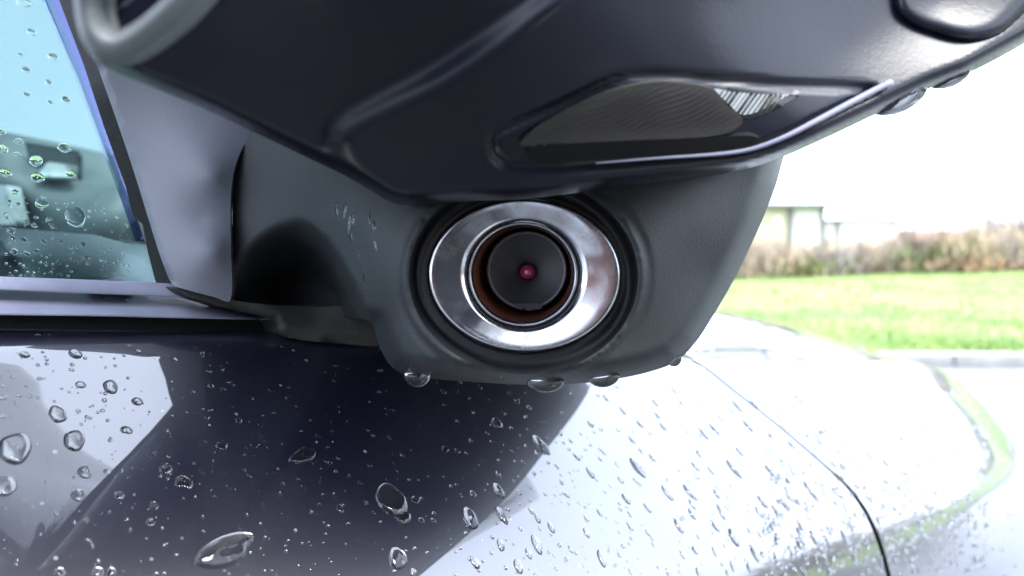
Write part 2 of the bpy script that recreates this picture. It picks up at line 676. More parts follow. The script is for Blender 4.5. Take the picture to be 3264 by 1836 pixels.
hedge = bpy.data.objects.new('hedge', None)
COL.objects.link(hedge)
hedge.location = (6, 21, 0.6)
tag(hedge, 'long bare brown winter hedge along the top of the grass bank', 'hedge')
hx = -4.0
i = 0
while hx < 26:
    w = rng.uniform(1.1, 1.7)
    y = 21 + rng.normal(0, 0.25)
    z0 = rise(max(-12, min(hx, 22)), 21)
    h = 1.25 + 0.2 * math.sin(hx * 1.3) + rng.normal(0, 0.1)
    if hx > 9.5: h += 0.3
    v, f = twigs(900, hx, y, z0, w, 0.9, h, 0.4, 0.016)
    mt = M[['twig_straw', 'twig_brown', 'twig_straw', 'twig_grey'][i % 4]]
    o = link('shrub', mesh('shrub', [(a - 6, b - 21, c - 0.6) for a, b, c in v], f), hedge, mt, False)
    o['kind'] = 'stuff'
    if i % 2 == 0:
        v, f = twigs(260, hx, y - 0.5, z0, w * 1.1, 0.4, h * 0.35, 0.7, 0.03)
        link('bracken', mesh('bracken', [(a - 6, b - 21, c - 0.6) for a, b, c in v], f), hedge, M['soil'], False)['kind'] = 'stuff'
    if i % 3 == 1:
        v, f = twigs(150, hx + 0.4, y - 0.6, z0, w, 0.4, h * 0.6, 0.9, 0.05)
        link('evergreen_growth', mesh('evergreen_growth', [(a - 6, b - 21, c - 0.6) for a, b, c in v], f), hedge, M['leaf'], False)['kind'] = 'stuff'
    hx += w * 0.8
    i += 1
    
rows = [[(x, y, z) for x, z in ((12.5, 0.1), (14, 0.2), (17, 0.6), (21, 0.75), (40, 1.2))] for y in np.linspace(-40, 8.3, 20)]
tag(grid('side_verge', rows, M['turf']), kind='structure')
hedge2 = bpy.data.objects.new('side_hedge', None)
COL.objects.link(hedge2)
hedge2.location = (18, -5, 0.6)
tag(hedge2, 'brown hedge running along the verge to the right of the car', 'hedge')
for i in range(16):
    v, f = twigs(420, rng.normal(0, 0.2), 14 - i * 1.9, 0, 1.0, 2.2, 2.3 + rng.normal(0, 0.15), 0.4, 0.03)
    link('shrub', mesh('shrub', v, f), hedge2, M[['twig_brown', 'soil', 'twig_straw'][i % 3]], False)['kind'] = 'stuff'

tx, ty = 14.4, 22.5
tree = bpy.data.objects.new('bare_tree', None)
COL.objects.link(tree)
tree.location = (tx, ty, 0.9)
tag(tree, 'low grey bushy bare tree at the right end of the hedge', 'tree')
tube('trunk', [(0, 0, -0.2), (0.05, 0, 0.4), (0.0, 0.05, 0.9), (0.1, 0, 1.3)], [0.12, 0.10, 0.07, 0.03], M['twig_grey'], tree)
v, f = twigs(2200, 0, 0, 0.2, 2.0, 1.2, 1.9, 0.6, 0.014)
link('crown', mesh('crown', v, f), tree, M['twig_grey'], False)


def at_ground(px, d):
    return (px - 1632) / FPX * d


def zpx(py, d):
    return CAMZ + (HZ - py) / FPX * d


bd_ = 46.0
bl = bpy.data.objects.new('flat_roofed_building', None)
COL.objects.link(bl)
X0, X1, X2 = at_ground(2380, bd_), at_ground(2512, bd_), at_ground(2612, bd_)
bl.location = ((X0 + X2) / 2, bd_, 0)
tag(bl, 'taller pale building with a flat roof and a yellow left bay behind the hedge', 'building')


def part(name, dims, mat, parent, bevel=0):
    c = parent.location
    d = (dims[0] - c.x, dims[1] - c.x, dims[2] - c.y, dims[3] - c.y, dims[4] - c.z, dims[5] - c.z)
    return box_obj(name, d, mat, parent, bevel)


zt = zpx(664, bd_)
part('wall', (X1, X2, bd_, bd_ + 8, 0, zt), M['render'], bl)
part('yellow_bay', (X0, X1 - 0.12, bd_ - 0.15, bd_ + 8, 0, zt), M['yellow_wall'], bl)
part('pilaster', (X1 - 0.12, X1 + 0.18, bd_ - 0.25, bd_ + 0.2, 0, zt), M['roof'], bl)
part('corner_post', (X2, X2 + 0.25, bd_ - 0.1, bd_ + 0.2, 0, zt), M['roof'], bl)
part('flat_roof', (X0 - 0.6, X2 + 0.7, bd_ - 0.7, bd_ + 8.3, zt + 0.01, zt + 0.22), M['roof'], bl)
wf = part('window', (X0 + 1.5, X1 - 0.5, bd_ - 0.22, bd_ - 0.15, zt - 1.3, zt - 0.5), M['render'], bl)

b2 = 52.0
lb = bpy.data.objects.new('low_building', None)
COL.objects.link(lb)
X3, X4 = at_ground(2645, b2), at_ground(2860, b2)
lb.location = ((X3 + X4) / 2, b2, 0)
tag(lb, 'low white building with a thin dark roof edge, right of the flat-roofed one', 'building')
z2 = zpx(706, b2)
part('wall', (X3, X4, b2, b2 + 7, 0, z2), M['render'], lb)
part('roof_edge', (X3 - 0.3, X4 + 0.3, b2 - 0.3, b2 + 7.3, z2 + 0.01, z2 + 0.13), M['roof'], lb)
part('downpipe', (X3 + 0.3, X3 + 0.6, b2 - 0.16, b2 - 0.01, 0, z2), M['roof'], lb)

b3 = 58.0
hs = bpy.data.objects.new('house', None)
COL.objects.link(hs)
X5, X6 = at_ground(2930, b3), at_ground(3085, b3)
hs.location = ((X5 + X6) / 2, b3, 0)
tag(hs, 'house with a faded pink pitched roof half hidden by the hedge', 'house')
z3 = zpx(770, b3)
part('wall', (X5, X6, b3, b3 + 6, 0, z3), M['render'], hs)
ztop = zpx(728, b3)
mx_ = hs.location
v = [(X5 - 0.3, b3 - 0.4, z3), (X6 + 0.3, b3 - 0.4, z3), (X6 + 0.3, b3 + 3, ztop), (X5 - 0.3, b3 + 3, ztop), (X5 - 0.3, b3 + 6.4, z3), (X6 + 0.3, b3 + 6.4, z3)]
v = [(a - mx_.x, b_ - mx_.y, c) for a, b_, c in v]
link('roof', mesh('roof', v, [(0, 1, 2, 3), (3, 2, 5, 4), (0, 3, 4), (1, 5, 2), (0, 4, 5, 1)]), hs, M['roof_red'], False)

# ------------------------------------------------------------------ the car
car = bpy.data.objects.new('car', None)
COL.objects.link(car)
tag(car, 'wet navy blue car with a black door mirror holding a round chrome camera', 'car')
PARTS = {}

# door skin: broad shoulder that rolls over into the side
prof = [(-0.010, -0.004), (-0.004, -0.0006), (0.002, 0.0), (0.006, -0.0022), (0.012, -0.0075), (0.03, -0.0235), (0.046, -0.0400), (0.056, -0.0550), (0.0625, -0.078),
        (0.066, -0.12), (0.069, -0.20), (0.066, -0.35), (0.055, -0.55), (0.030, -0.72)]
PR = smooth_line(prof, 0.004, closed=False)


def gap_t(o):
    """door front edge along the car, by how far out on the shoulder"""
    return 0.156 + 0.036 * min(1, max(0, o) / 0.045) - 0.018 * max(0, (o - 0.05) / 0.045)


rows = []
for s in np.linspace(0, 1, 90):
    r = []
    for o, z in PR:
        t1 = gap_t(o)
        t = -0.55 + (t1 + 0.55) * s ** 0.7
        r.append(car_pt(t, o, z + belt_z(max(t, -0.25)) * 1.0))
    rows.append(r)
edge_rows = [rows[-1], [p - 0.012 * O for p in rows[-1]]]
grid('door_edge', [[p - 0.0004 * O for p in r] for r in edge_rows], M['recess_shade'], car)
door = grid('door', rows, M['paint'], car)
recalc_front(door.data, 0)

# front wing and bonnet
tz = [0.156, 0.3, 0.45, 0.64, 0.80, 0.92, 1.00, 1.06]
zt_ = [-0.030, -0.024, -0.024, -0.046, -0.105, -0.175, -0.26, -0.39]
zs_ = [belt_z(0.156), -0.047, -0.061, -0.096, -0.150, -0.225, -0.315, -0.45]
sh_ = [0, -0.004, -0.018, -0.045, -0.085, -0.14, -0.21, -0.32]


def itp(x, ys):
    t = TPS1[id(ys)] if id(ys) in TPS1 else None
    return float(np.interp(x, tz, ys)) if t is None else t(x)


TPS1 = {}
for ys_ in (zt_, zs_, sh_):
    # smooth 1-D spline through the stations
    xx = smooth_line(list(zip(tz, ys_)), 0.01, closed=False)
    TPS1[id(ys_)] = (lambda xx: (lambda x: float(np.interp(x, xx[:, 0], xx[:, 1]))))(xx)
rows = []
ts = np.linspace(0, 1, 80)
for s in ts:
    r = []
    tt = 0.156 + s * (1.06 - 0.156)
    zt1, zs1, sh1 = itp(tt, zt_), itp(tt, zs_), itp(tt, sh_)
    sec = [(-0.75, zt1 + 0.012), (-0.5, zt1 + 0.008), (-0.32, zt1), (-0.16 + sh1 * 0.6, zt1 * 0.62 + zs1 * 0.38 + 0.004), (-0.06 + sh1 * 0.9, zt1 * 0.2 + zs1 * 0.8 + 0.003)]
    pw = [(o + sh1, z * (1 + 0.15 * s) + zs1 + (belt_z(gap_t(o)) - belt_z(0.156)) * (1 - s)) for o, z in prof[1:]]
    line = smooth_line(sec + pw, 0.008, closed=False)
    rows.append((tt, sec + pw))
out = []
for tt, c in rows:
    line = []
    for a in range(len(c) - 1):
        k = 6
        q0, q1, q2, q3 = [np.array(c[min(max(a + e, 0), len(c) - 1)]) for e in (-1, 0, 1, 2)]
        L = np.linalg.norm(q2 - q1)
        la, lb_ = max(np.linalg.norm(q1 - q0), 1e-6), max(np.linalg.norm(q3 - q2), 1e-6)
        ma, mb = (q2 - q0) / (L + la) * L, (q3 - q1) / (L + lb_) * L
        for j in range(k):
            s = j / k
            line.append((2 * s**3 - 3 * s**2 + 1) * q1 + (s**3 - 2 * s**2 + s) * ma + (-2 * s**3 + 3 * s**2) * q2 + (s**3 - s**2) * mb)
    line.append(np.array(c[-1]))
    out.append((tt, line))
R = []
for k, (tt, line) in enumerate(out):
    s = (tt - 0.156) / (1.06 - 0.156)
    r = []
    for o, z in line:
        t0 = gap_t(o) + (0.0016 if o < 0.035 else min(0.0036, 0.0016 + (o - 0.035) * 0.12))
        r.append(car_pt(t0 + (1.06 - t0) * s, o, z))
    R.append(r)
grid('wing_edge', [[p - 0.0003 * O for p in R[0]], [p - 0.012 * O for p in R[0]]], M['recess_shade'], car)
wing = grid('front_wing', R, M['paint'], car)
recalc_front(wing.data, 0)
# dark well behind the door gap
rows = []
for o, z in PR[::3]:
    t = gap_t(o)
    rows.append([car_pt(t - 0.02, o - 0.011, z + belt_z(t)), car_pt(t + 0.02, o - 0.011, z + belt_z(t))])
grid('door_seal', rows, M['rubber'], car)

# belt trim below the window
D = lambda off: (lambda x, y: belt_d(np.asarray(x, float)) + off)


def strip(name, top, bot, dt, db, mat, n=60, th=0.006, mid=None):
    t = smooth_line(top, 12, False)
    b_ = smooth_line(bot, 12, False)
    xs_ = np.linspace(max(t[0, 0], b_[0, 0]), min(t[-1, 0], b_[-1, 0]), n)
    tp = np.stack([xs_, np.interp(xs_, t[:, 0], t[:, 1])], 1)
    bp = np.stack([xs_, np.interp(xs_, b_[:, 0], b_[:, 1])], 1)
    rows = []
    for (x0, y0), (x1, y1) in zip(tp, bp):
        r = []
        for s in np.linspace(0, 1, 9):
            x, y = x0 + (x1 - x0) * s, y0 + (y1 - y0) * s
            bul = 0 if mid is None else -mid * math.sin(math.pi * s)
            r.append(P(x, y, belt_d(x) + dt + (db - dt) * s + bul))
        r = [r[0] + np.array([0, th, 0])] + r + [r[-1] + np.array([0, th, 0])]
        rows.append(r)
    o = grid(name, rows, mat, car)
    recalc_front(o.data, 0)
    return o


strip('belt_trim_lip', [(-400, 872), (0, 885), (300, 896), (545, 906), (590, 925)], [(-400, 908), (0, 924), (300, 937), (545, 946), (600, 950)], 0.004, 0.0015, M['molding'], mid=0.0006)
strip('belt_trim', [(-400, 904), (0, 921), (300, 934), (545, 943), (660, 962), (740, 985), (868, 1016)],
      [(-400, 992), (0, 1004), (300, 1008), (545, 1014), (660, 1016), (740, 1018), (868, 1019)], 0.008, -0.003, M['molding'], mid=0.0005)
strip('belt_seal', [(-400, 985), (0, 1000), (400, 1008), (870, 1014), (960, 1030)], [(-400, 1052), (0, 1054), (400, 1058), (870, 1066), (960, 1068)], 0.004, 0.002, M['rubber'])

sheet('belt_backing', [(-400, 880), (560, 908), (760, 980), (980, 1010), (980, 1080), (-400, 1080)], lambda x, y: belt_d(np.asarray(x, float)) + 0.0125, M['rubber'], car, 30, back=(-0.002, 0.002, 0), curve=False)

# glass, channel, sail
gl_c = [(-400, 880, belt_d(-400) + 0.008), (0, 885, belt_d(0) + 0.008), (545, 905, belt_d(545) + 0.008), (545, 300, belt_d(545) + 0.024), (0, 0, belt_d(0) + 0.03), (-400, -400, belt_d(-400) + 0.042), (300, -400, belt_d(300) + 0.045)]
glass = sheet('window_glass', [(-400, -420), (60, -420), (110, -120), (165, 0), (230, 160), (330, 430), (402, 610), (470, 790), (500, 880), (480, 925), (0, 915), (-400, 900)], gl_c, M['glass'], car, 30, back=(-0.002, 0.002, 0), curve=False)
sheet('glass_edge_band', [(60, -300), (120, -300), (205, 0), (300, 250), (345, 400), (405, 600), (462, 770), (440, 770), (395, 640), (320, 440), (245, 240), (142, 0)],
      lambda x, y: TPS(gl_c)(x, y) + 0.0035, M['glass_edge'], car, 20, back=(-0.001, 0.001, 0), curve=False)
sheet('window_channel', [(60, -300), (200, -300), (285, 0), (300, 110), (335, 230), (405, 440), (450, 580), (508, 770), (556, 908), (500, 915), (470, 800), (455, 715), (425, 690), (402, 600), (330, 400), (268, 210), (188, 0)],
      lambda x, y: TPS(gl_c)(x, y) - 0.003, M['rubber'], car, 14, back=(-0.001, 0.003, 0), curve=False)
sail_c = [(300, 190, 0.153), (430, 560, 0.155), (545, 905, 0.152), (640, 400, 0.1570), (640, 700, 0.1548), (640, 930, 0.153), (690, 560, 0.1548), (690, 800, 0.1535), (735, 560, 0.1572), (735, 800, 0.1562), (740, 950, 0.156), (830, 300, 0.163), (600, 150, 0.160)]
sail = sheet('sail_panel', [(296, 170), (316, 225), (388, 430), (434, 570), (494, 765), (530, 868), (552, 908), (600, 925), (680, 946), (733, 958), (736, 800), (735, 650), (743, 560), (760, 500), (787, 450), (828, 408), (850, 330), (600, 180), (420, 120)],
             sail_c, M['sail'], car, 12, back=(-0.003, 0.012, 0), roll=[(296, 170), (388, 430), (494, 765), (545, 905)], rollw=12, rolld=0.002)
# shadowed backing behind the sail joint
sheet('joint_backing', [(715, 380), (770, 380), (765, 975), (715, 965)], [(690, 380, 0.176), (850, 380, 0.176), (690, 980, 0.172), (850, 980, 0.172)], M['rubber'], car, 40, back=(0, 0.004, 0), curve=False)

# gasket at the root of the mirror foot
sheet('foot_gasket', [(560, 915), (640, 932), (735, 955), (860, 972), (1000, 978), (1190, 985), (1230, 1060), (1235, 1100), (1100, 1096), (900, 1070), (872, 1020), (740, 984), (660, 960), (590, 940)],
      [(560, 925, 0.152), (735, 965, 0.158), (870, 1000, 0.163), (1000, 975, 0.172), (1200, 985, 0.178), (900, 1070, 0.164), (1235, 1100, 0.182), (1050, 1050, 0.171)], M['gasket'], car, 14, back=(-0.006, 0.006, 0),
      roll=[(735, 984), (872, 1020), (900, 1070), (1235, 1100)], rollw=26, rolld=0.003)

# mirror foot
foot_c = [(1300, 900, 0.1255), (1300, 700, 0.127), (1310, 1060, 0.1265), (1668, 1200, 0.1245), (2035, 880, 0.1255), (1668, 540, 0.127), (2220, 700, 0.1305), (2260, 880, 0.1335), (2400, 560, 0.1375), (2060, 1100, 0.129),
          (2500, 450, 0.142), (1250, 1150, 0.130), (1668, 880, 0.1245),
          (745, 470, 0.161), (745, 700, 0.160), (745, 900, 0.160), (850, 560, 0.1565), (950, 600, 0.151), (1050, 640, 0.1430), (1150, 720, 0.1345), (1100, 480, 0.143), (900, 760, 0.154), (1050, 780, 0.1435), (1160, 900, 0.1345), (1220, 1040, 0.1325)]
hole = ellipse(1668, 880, 366, 313, 0.03, 96)
foot_out = [(743, 560), (760, 500), (787, 450), (840, 380), (1000, 420), (1300, 500), (1700, 500), (2100, 450), (2525, 400), (2497, 505), (2470, 600), (2430, 700), (2385, 800), (2335, 900), (2277, 1000), (2217, 1092), (2155, 1152), (2080, 1182), (1980, 1205), (1880, 1219), (1760, 1226), (1640, 1225), (1500, 1217), (1380, 1208), (1290, 1194), (1240, 1160), (1205, 1090), (1185, 1030), (1130, 1015), (1000, 1005), (860, 990), (760, 965), (742, 940), (741, 750)]
f_tps = TPS(foot_c)
right_sil = [(2540, 380), (2497, 505), (2470, 600), (2430, 700), (2385, 800), (2335, 900), (2277, 1000), (2217, 1092), (2155, 1152), (2080, 1182), (1980, 1205), (1880, 1219), (1760, 1226), (1640, 1225), (1500, 1217), (1380, 1208), (1290, 1194), (1240, 1160), (1205, 1090), (1185, 1040)]


def foot_extra(x, y):
    q = np.stack([x, y], 1)
    # raised lip round the camera opening
    r = np.sqrt(((x - 1668) / 366) ** 2 + ((y - 880) / 313) ** 2)
    lip = np.where(y > 700, 1, 0.3) * np.exp(-((r - 1.035) / 0.02) ** 2) * -0.0008 + np.exp(-((r - 1.10) / 0.03) ** 2) * 0.0004
    return lip


dip_poly = smooth_line([(770, 1060), (790, 930), (830, 850), (890, 795), (960, 770), (1020, 790), (1062, 830), (1095, 890), (1130, 960), (1165, 1060)], 14)


def foot_d(x, y):
    x, y = np.atleast_1d(x), np.atleast_1d(y)
    q = np.stack([x, y], 1)
    dl = dist_line(q, dip_poly, True) * np.where(inside(q, dip_poly), 1, -1)
    k = np.clip((x - 960) / 110, 0, 1)
    soft = 105 * (1 - k) + 38 * k
    s_ = np.clip((dl + soft * 0.8) / (soft * 2.0), 0, 1)
    return f_tps(x, y) + 0.034 * s_ * s_ * (3 - 2 * s_)


sheet('foot_hollow', [(700, 720), (1000, 700), (1230, 820), (1300, 1000), (1240, 1060), (700, 1040)], [(700, 720, 0.186), (1230, 820, 0.19), (1240, 1060, 0.195), (700, 1040, 0.19)], M['recess_shade'], car, 40, back=(0, 0.004, 0), curve=False)  # near-black sheet paints the deep shade inside the foot
foot = sheet('mirror_foot', foot_out, foot_d, M['grain'], car, 11, back=(0.015, 0.10, 0.006), holes=[hole], extra=foot_extra, roll=right_sil, rollw=70, rolld=0.016)
# recess wall and black dish
rings('camera_recess', [(1668, 880, 366, 313, 0.03, lambda x, y: f_tps(x, y) + 0.0002), (1668, 880, 360, 307, 0.03, lambda x, y: f_tps(x, y) + 0.002), (1669, 880, 352, 297, 0.03, lambda x, y: f_tps(x, y) + 0.0045),
                        (1670, 884, 325, 268, 0.03, 0.1305), (1671, 880, 312, 252, 0.03, 0.1295), (1671, 878, 300, 240, 0.03, 0.132)], M['dish'], foot)
rings('chrome_ring', [(1672, 877, 306, 244, 0.03, 0.1285), (1672, 877, 306, 243.5, 0.03, 0.1256), (1672, 877, 304, 242, 0.03, 0.1251), (1672, 877, 300, 238, 0.03, 0.1249), (1672, 877, 294, 233, 0.03, 0.1249),
                      (1671, 876, 262, 216, 0.03, 0.12525), (1670, 876, 228, 198, 0.02, 0.12565), (1669, 875, 205, 185, 0.01, 0.12592), (1668, 875, 190, 177, 0, 0.1261), (1668, 875, 185, 174.5, 0, 0.1266), (1668, 875, 178, 170, 0, 0.1281)], M['chrome'], foot)
rings('inner_chrome_ring', [(1668, 875, 179, 170, 0, 0.1288), (1667, 874, 175, 167, 0, 0.1279), (1667, 874, 170, 163, 0, 0.1275), (1667, 874, 165, 158, 0, 0.1277), (1667, 874, 161, 154.5, 0, 0.1288), (1667, 874, 158, 152, 0, 0.132)], M['chrome'], foot)
rings('lens_cavity', [(1667, 874, 158, 152.5, 0, 0.1325), (1671, 871, 151, 147, 0, 0.1355), (1676, 866, 143, 140, 0, 0.1390), (1679, 862, 126, 124, 0, 0.1420)], M['cavity'], foot)
rings('lens_barrel', [(1679, 861, 126, 124, 0, 0.143), (1679, 861, 128, 126, 0, 0.1372), (1679, 861, 126.5, 124.5, 0, 0.1366), (1679, 861, 119, 117, 0, 0.1365), (1679, 861, 117, 115, 0, 0.1372)], M['dark_ring'], foot)
rings('lens_plate', [(1679, 861, 118, 116, 0, 0.1370), (1679, 862, 112, 110, 0, 0.1372), (1680, 864, 60, 58, 0, 0.1384), (1681, 865, 36, 35, 0, 0.1390), (1681, 866, 29, 28, 0, 0.1393), (1681, 866, 24, 23, 0, 0.140)], M['barrel'], foot)
rings('camera_lens', [(1682, 867, 26, 25, 0, 0.1396), (1682, 867, 22, 21, 0, 0.1387), (1682, 867, 13, 12.5, 0, 0.1382), (1682, 867, 4, 4, 0, 0.1380)], M['lens'], foot, cap=True)
sheet('plate_notch', [(1642, 968), (1730, 968), (1727, 984), (1686, 990), (1645, 984)], lambda x, y: np.full(np.shape(np.atleast_1d(x)), 0.1364), M['barrel'], foot, 8, back=(0, 0.002, 0), curve=False)

# mirror housing
hc = [(240, 0, 0.075), (300, 190, 0.078), (700, 368, 0.092), (1180, 605, 0.112), (1300, 652, 0.1155), (1700, 625, 0.1150), (2000, 590, 0.1155), (2370, 540, 0.1160), (2600, 455, 0.115), (2830, 345, 0.118), (3090, 235, 0.121), (3400, 80, 0.126),
      (330, -300, 0.067), (700, 100, 0.082), (1200, 300, 0.0985), (1632, 350, 0.1035), (2000, 330, 0.1065), (2400, 300, 0.1115), (1000, -100, 0.083), (1632, 0, 0.089), (2300, 0, 0.1075), (2700, 150, 0.1185), (3000, 0, 0.1245),
      (700, -700, 0.068), (1632, -700, 0.072), (2600, -700, 0.104), (3400, -500, 0.124), (200, -700, 0.058)]
h_tps = TPS(hc)
ridge = np.array(smooth_line([(2300, -560), (1980, -200), (1727, 0), (1556, 128), (1385, 240), (1200, 335), (1110, 385), (1072, 430), (1080, 490), (1115, 555), (1180, 625), (1260, 680)], 20, closed=False))
ridge_poly = np.vstack([ridge, [[2700, 700], [3900, 300], [3900, -560]]])
lens_out = [(1575, 432), (1640, 395), (1760, 342), (1937, 260), (2010, 243), (2082, 237), (2257, 251), (2520, 272), (2781, 288), (2700, 332), (2600, 384), (2500, 436), (2400, 474), (2300, 490), (2100, 503), (1900, 520), (1700, 530), (1610, 520), (1572, 480)]
lens_poly = smooth_line(lens_out, 16)


def house_extra(x, y):
    q = np.stack([x, y], 1)
    # lower cover stands proud of the shell
    dl = dist_line(q, ridge) * np.where(inside(q, ridge_poly), 1, -1)
    s = np.clip(dl / 120 + 0.5, 0, 1)
    e = -0.0038 * s * s * (3 - 2 * s)
    # groove round the indicator lens
    dg = dist_line(q, lens_poly, True)
    e = e + 0.0011 * np.exp(-(dg / 11) ** 2)
    # rounded end next to the window
    rim = smooth_line([(250, 40), (285, 130), (330, 165), (400, 115), (480, 55), (560, -5), (700, -110)], 20, False)
    cav = np.vstack([rim, [[700, -800], [100, -800], [200, -100]]])
    di = dist_line(q, rim) * np.where(inside(q, cav), 1, -1)
    s2 = np.clip(di / 90, 0, 1)
    s3 = np.clip(1 + di / 110, 0, 1)
    e = e + 0.007 * s2 * s2 * (3 - 2 * s2) * np.where(di > 0, 1, 0) - 0.0035 * np.where(di < 0, s3 * s3 * (3 - 2 * s3), 1)
    return e


win_patch = np.array(smooth_line([(2272, 284), (2330, 292), (2430, 300), (2545, 306), (2500, 335), (2450, 362), (2410, 378), (2370, 380), (2330, 345)], 12))
house_out = [(225, -250), (232, -40), (240, 40), (254, 105), (276, 152), (302, 190), (340, 216), (500, 283), (680, 360), (850, 440), (1000, 512), (1100, 560), (1180, 606), (1240, 642), (1300, 655), (1400, 648), (1500, 641), (1650, 636), (1780, 622), (2000, 594), (2200, 567), (2367, 541), (2498, 499), (2600, 455), (2733, 392), (2830, 345), (2959, 283), (3090, 232), (3264, 140), (3500, 0), (3650, -250), (3600, -700), (2600, -800), (1600, -800), (700, -800), (250, -700)]
lower_edge = house_out[0:30]
housing = sheet('mirror_housing', house_out, lambda x, y: h_tps(x, y), M['shell'], car, 14, back=(0.003, 0.012, 0.003), holes=[win_patch], extra=house_extra, roll=lower_edge, rollw=45, rolld=0.008,
                skip_rim=lambda x, y: 2250 < x < 2570 and 270 < y < 400)
# upper shell of the housing: reaches forward over the foot and up out of the frame
ringn = smooth_line(house_out, 50)
nb = len(ringn)
dd = h_tps(ringn[:, 0], ringn[:, 1]) + 0.010
base = np.array([P(x, y, d) for (x, y), d in zip(ringn, dd)])
low = np.clip((ringn[:, 1] + 250) / 350, 0, 1)[:, None]
fw = (0.04 + 0.90 * np.clip((ringn[:, 0] - 680) / 600, 0, 1))[:, None]
cen = base.mean(0)
Z = np.array([0, 0, 1.0])
r1 = low * (C0 + (base - C0) * (1 + fw)) + (1 - low) * (base + 0.03 * Z)
c1_ = r1.mean(0)
r1 = r1 + (c1_ - r1) * 0.04 * low + 0.004 * Z
r2 = r1 + 0.045 * Z
c2_ = r2.mean(0)
r3 = c2_ + (r2 - c2_) * 0.96
r3[:, 2] = r3[:, 2] * 0.5 + 0.5 * (CAMZ + 0.12)
r4 = c2_ + (r2 - c2_) * 0.7
r4[:, 2] = CAMZ + 0.155
r5 = c2_ + (r2 - c2_) * 0.02
r5[:, 2] = CAMZ + 0.162
lft = np.clip(1 - (ringn[:, 0] - 200) / 1300, 0, 1)[:, None]
for r_ in (r2, r3, r4):      # the inboard end leans away from the window as it rises, save for an added bulge
    hgt = np.clip(r_[:, 2:3] - CAMZ - 0.02, 0, 0.12)
    refl_bulge = np.exp(-((ringn[:, 0:1] - 520) / 170) ** 2) * low  # unseen bulge, added to put a dark band in the door's reflection
    r_ += hgt * (lft * (1 - refl_bulge) * np.array([1.0, 0.3, 0]) + (1 - low) * np.array([0, 0.25, 0]) + refl_bulge * np.array([-0.80, 0.50, 0]))
keys = [base, r1, r2, r3, r4, r5]
lv = []
for k in range(5):
    q0, q1, q2, q3 = [keys[min(max(k + e, 0), 5)] for e in (-1, 0, 1, 2)]
    for s_ in np.linspace(0, 1, 8)[:-1]:
        lv.append(0.5 * (2 * q1 + (q2 - q0) * s_ + (2 * q0 - 5 * q1 + 4 * q2 - q3) * s_ ** 2 + (3 * q1 - q0 - 3 * q2 + q3) * s_ ** 3) if k > 0 else q1 * (1 - s_) + q2 * s_)
lv.append(r5)
hv = [tuple(p) for r in lv for p in r]
hf = [(k * nb + i, k * nb + (i + 1) % nb, (k + 1) * nb + (i + 1) % nb, (k + 1) * nb + i) for k in range(len(lv) - 1) for i in range(nb)]
for _ in range(4):      # the front opening that the indicator lens looks out of
    tree_ = BVHTree.FromPolygons([Vector(p) for p in hv], hf)
    kill = set()
    for x in range(2250, 2570, 10):
        for y in range(270, 400, 10):
            h = tree_.ray_cast(Vector(C0), ray(x, y), 3)
            if h[2] is not None: kill.add(h[2])
    hf = [q for i, q in enumerate(hf) if i not in kill]
me = mesh('upper_shell', hv, hf)
recalc(me)
link('upper_shell', me, housing, M['paint'])

# indicator lens with its ribs
inner = smooth_line([(1660, 462), (1720, 400), (1850, 330), (1960, 285), (2080, 262), (2200, 268), (2280, 290), (2325, 345), (2368, 384), (2330, 420), (2250, 436), (2050, 446), (1850, 455)], 12)


def lens_d(x, y):
    q = np.stack([np.atleast_1d(x), np.atleast_1d(y)], 1)
    base = h_tps(x, y) - 0.0046
    k = np.clip(dist_line(q, inner, True) / 45, 0, 1) * np.where(inside(q, inner), 1, 0)
    rib = 0.00022 * np.sin(2 * np.pi * (q[:, 1] + 0.42 * q[:, 0] + 6 * np.sin(q[:, 0] / 40.0)) / 17.0)
    return base + 0.0001 * k + rib * k


ln_c = [(x, y) for x, y in inner]
lens = sheet('indicator_lens', ln_c, lens_d, M['amber'], housing, 6, back=(0, 0.002, 0.001), curve=False)
slot = smooth_line([(1700, 462), (1850, 456), (2050, 449), (2260, 440), (2390, 432), (2420, 445), (2380, 470), (2200, 492), (1950, 506), (1760, 518), (1690, 510), (1678, 485)], 12)
sheet('indicator_slot', [tuple(p) for p in slot], lambda x, y: h_tps(x, y) - 0.0046, M['recess_shade'], housing, 10, back=(0, 0.001, 0.001), curve=False)  # slot is darkened by colour so it looks deep
sheet('lens_window', [tuple(p) for p in win_patch], lambda x, y: h_tps(x, y) - 0.0036, M['lens_clear'], housing, 12, back=(0, 0.0006, 0.0004), curve=False)
rib_me = None
rr_ = random.Random(3)
ribs_ = []
for k in range(15):
    q_ = k / 14
    x0, y0 = 2305 + 215 * q_, 290 + 17 * q_
    yb = 318 + 62 * min(1, q_ * 1.9) - 16 * max(0, q_ - 0.75) * 4
    ribs_.append((x0, y0, x0 - 0.72 * (yb - y0), yb))
for k, (x0, y0, x1, y1) in enumerate(ribs_):
    pts = [P(x0 + (x1 - x0) * s, y0 + (y1 - y0) * s, float(h_tps(x0 + (x1 - x0) * s, y0 + (y1 - y0) * s)[0]) - 0.0034) for s in (0, 0.5, 1)]
    tube('lens_rib', pts, rr_.choice((0.00008, 0.00012, 0.00018, 0.00026)), M['amber'], housing, 6)
bead = smooth_line([(1900, 520), (2100, 504), (2300, 490), (2400, 474), (2500, 437), (2600, 386), (2700, 333), (2785, 289), (2840, 262)], 20, False)
tube('edge_bead', [P(x, y, float(h_tps(x, y)[0]) - 0.0047) for x, y in bead], list(np.linspace(0.0001, 0.0005, len(bead))), M['molding'], housing, 10)

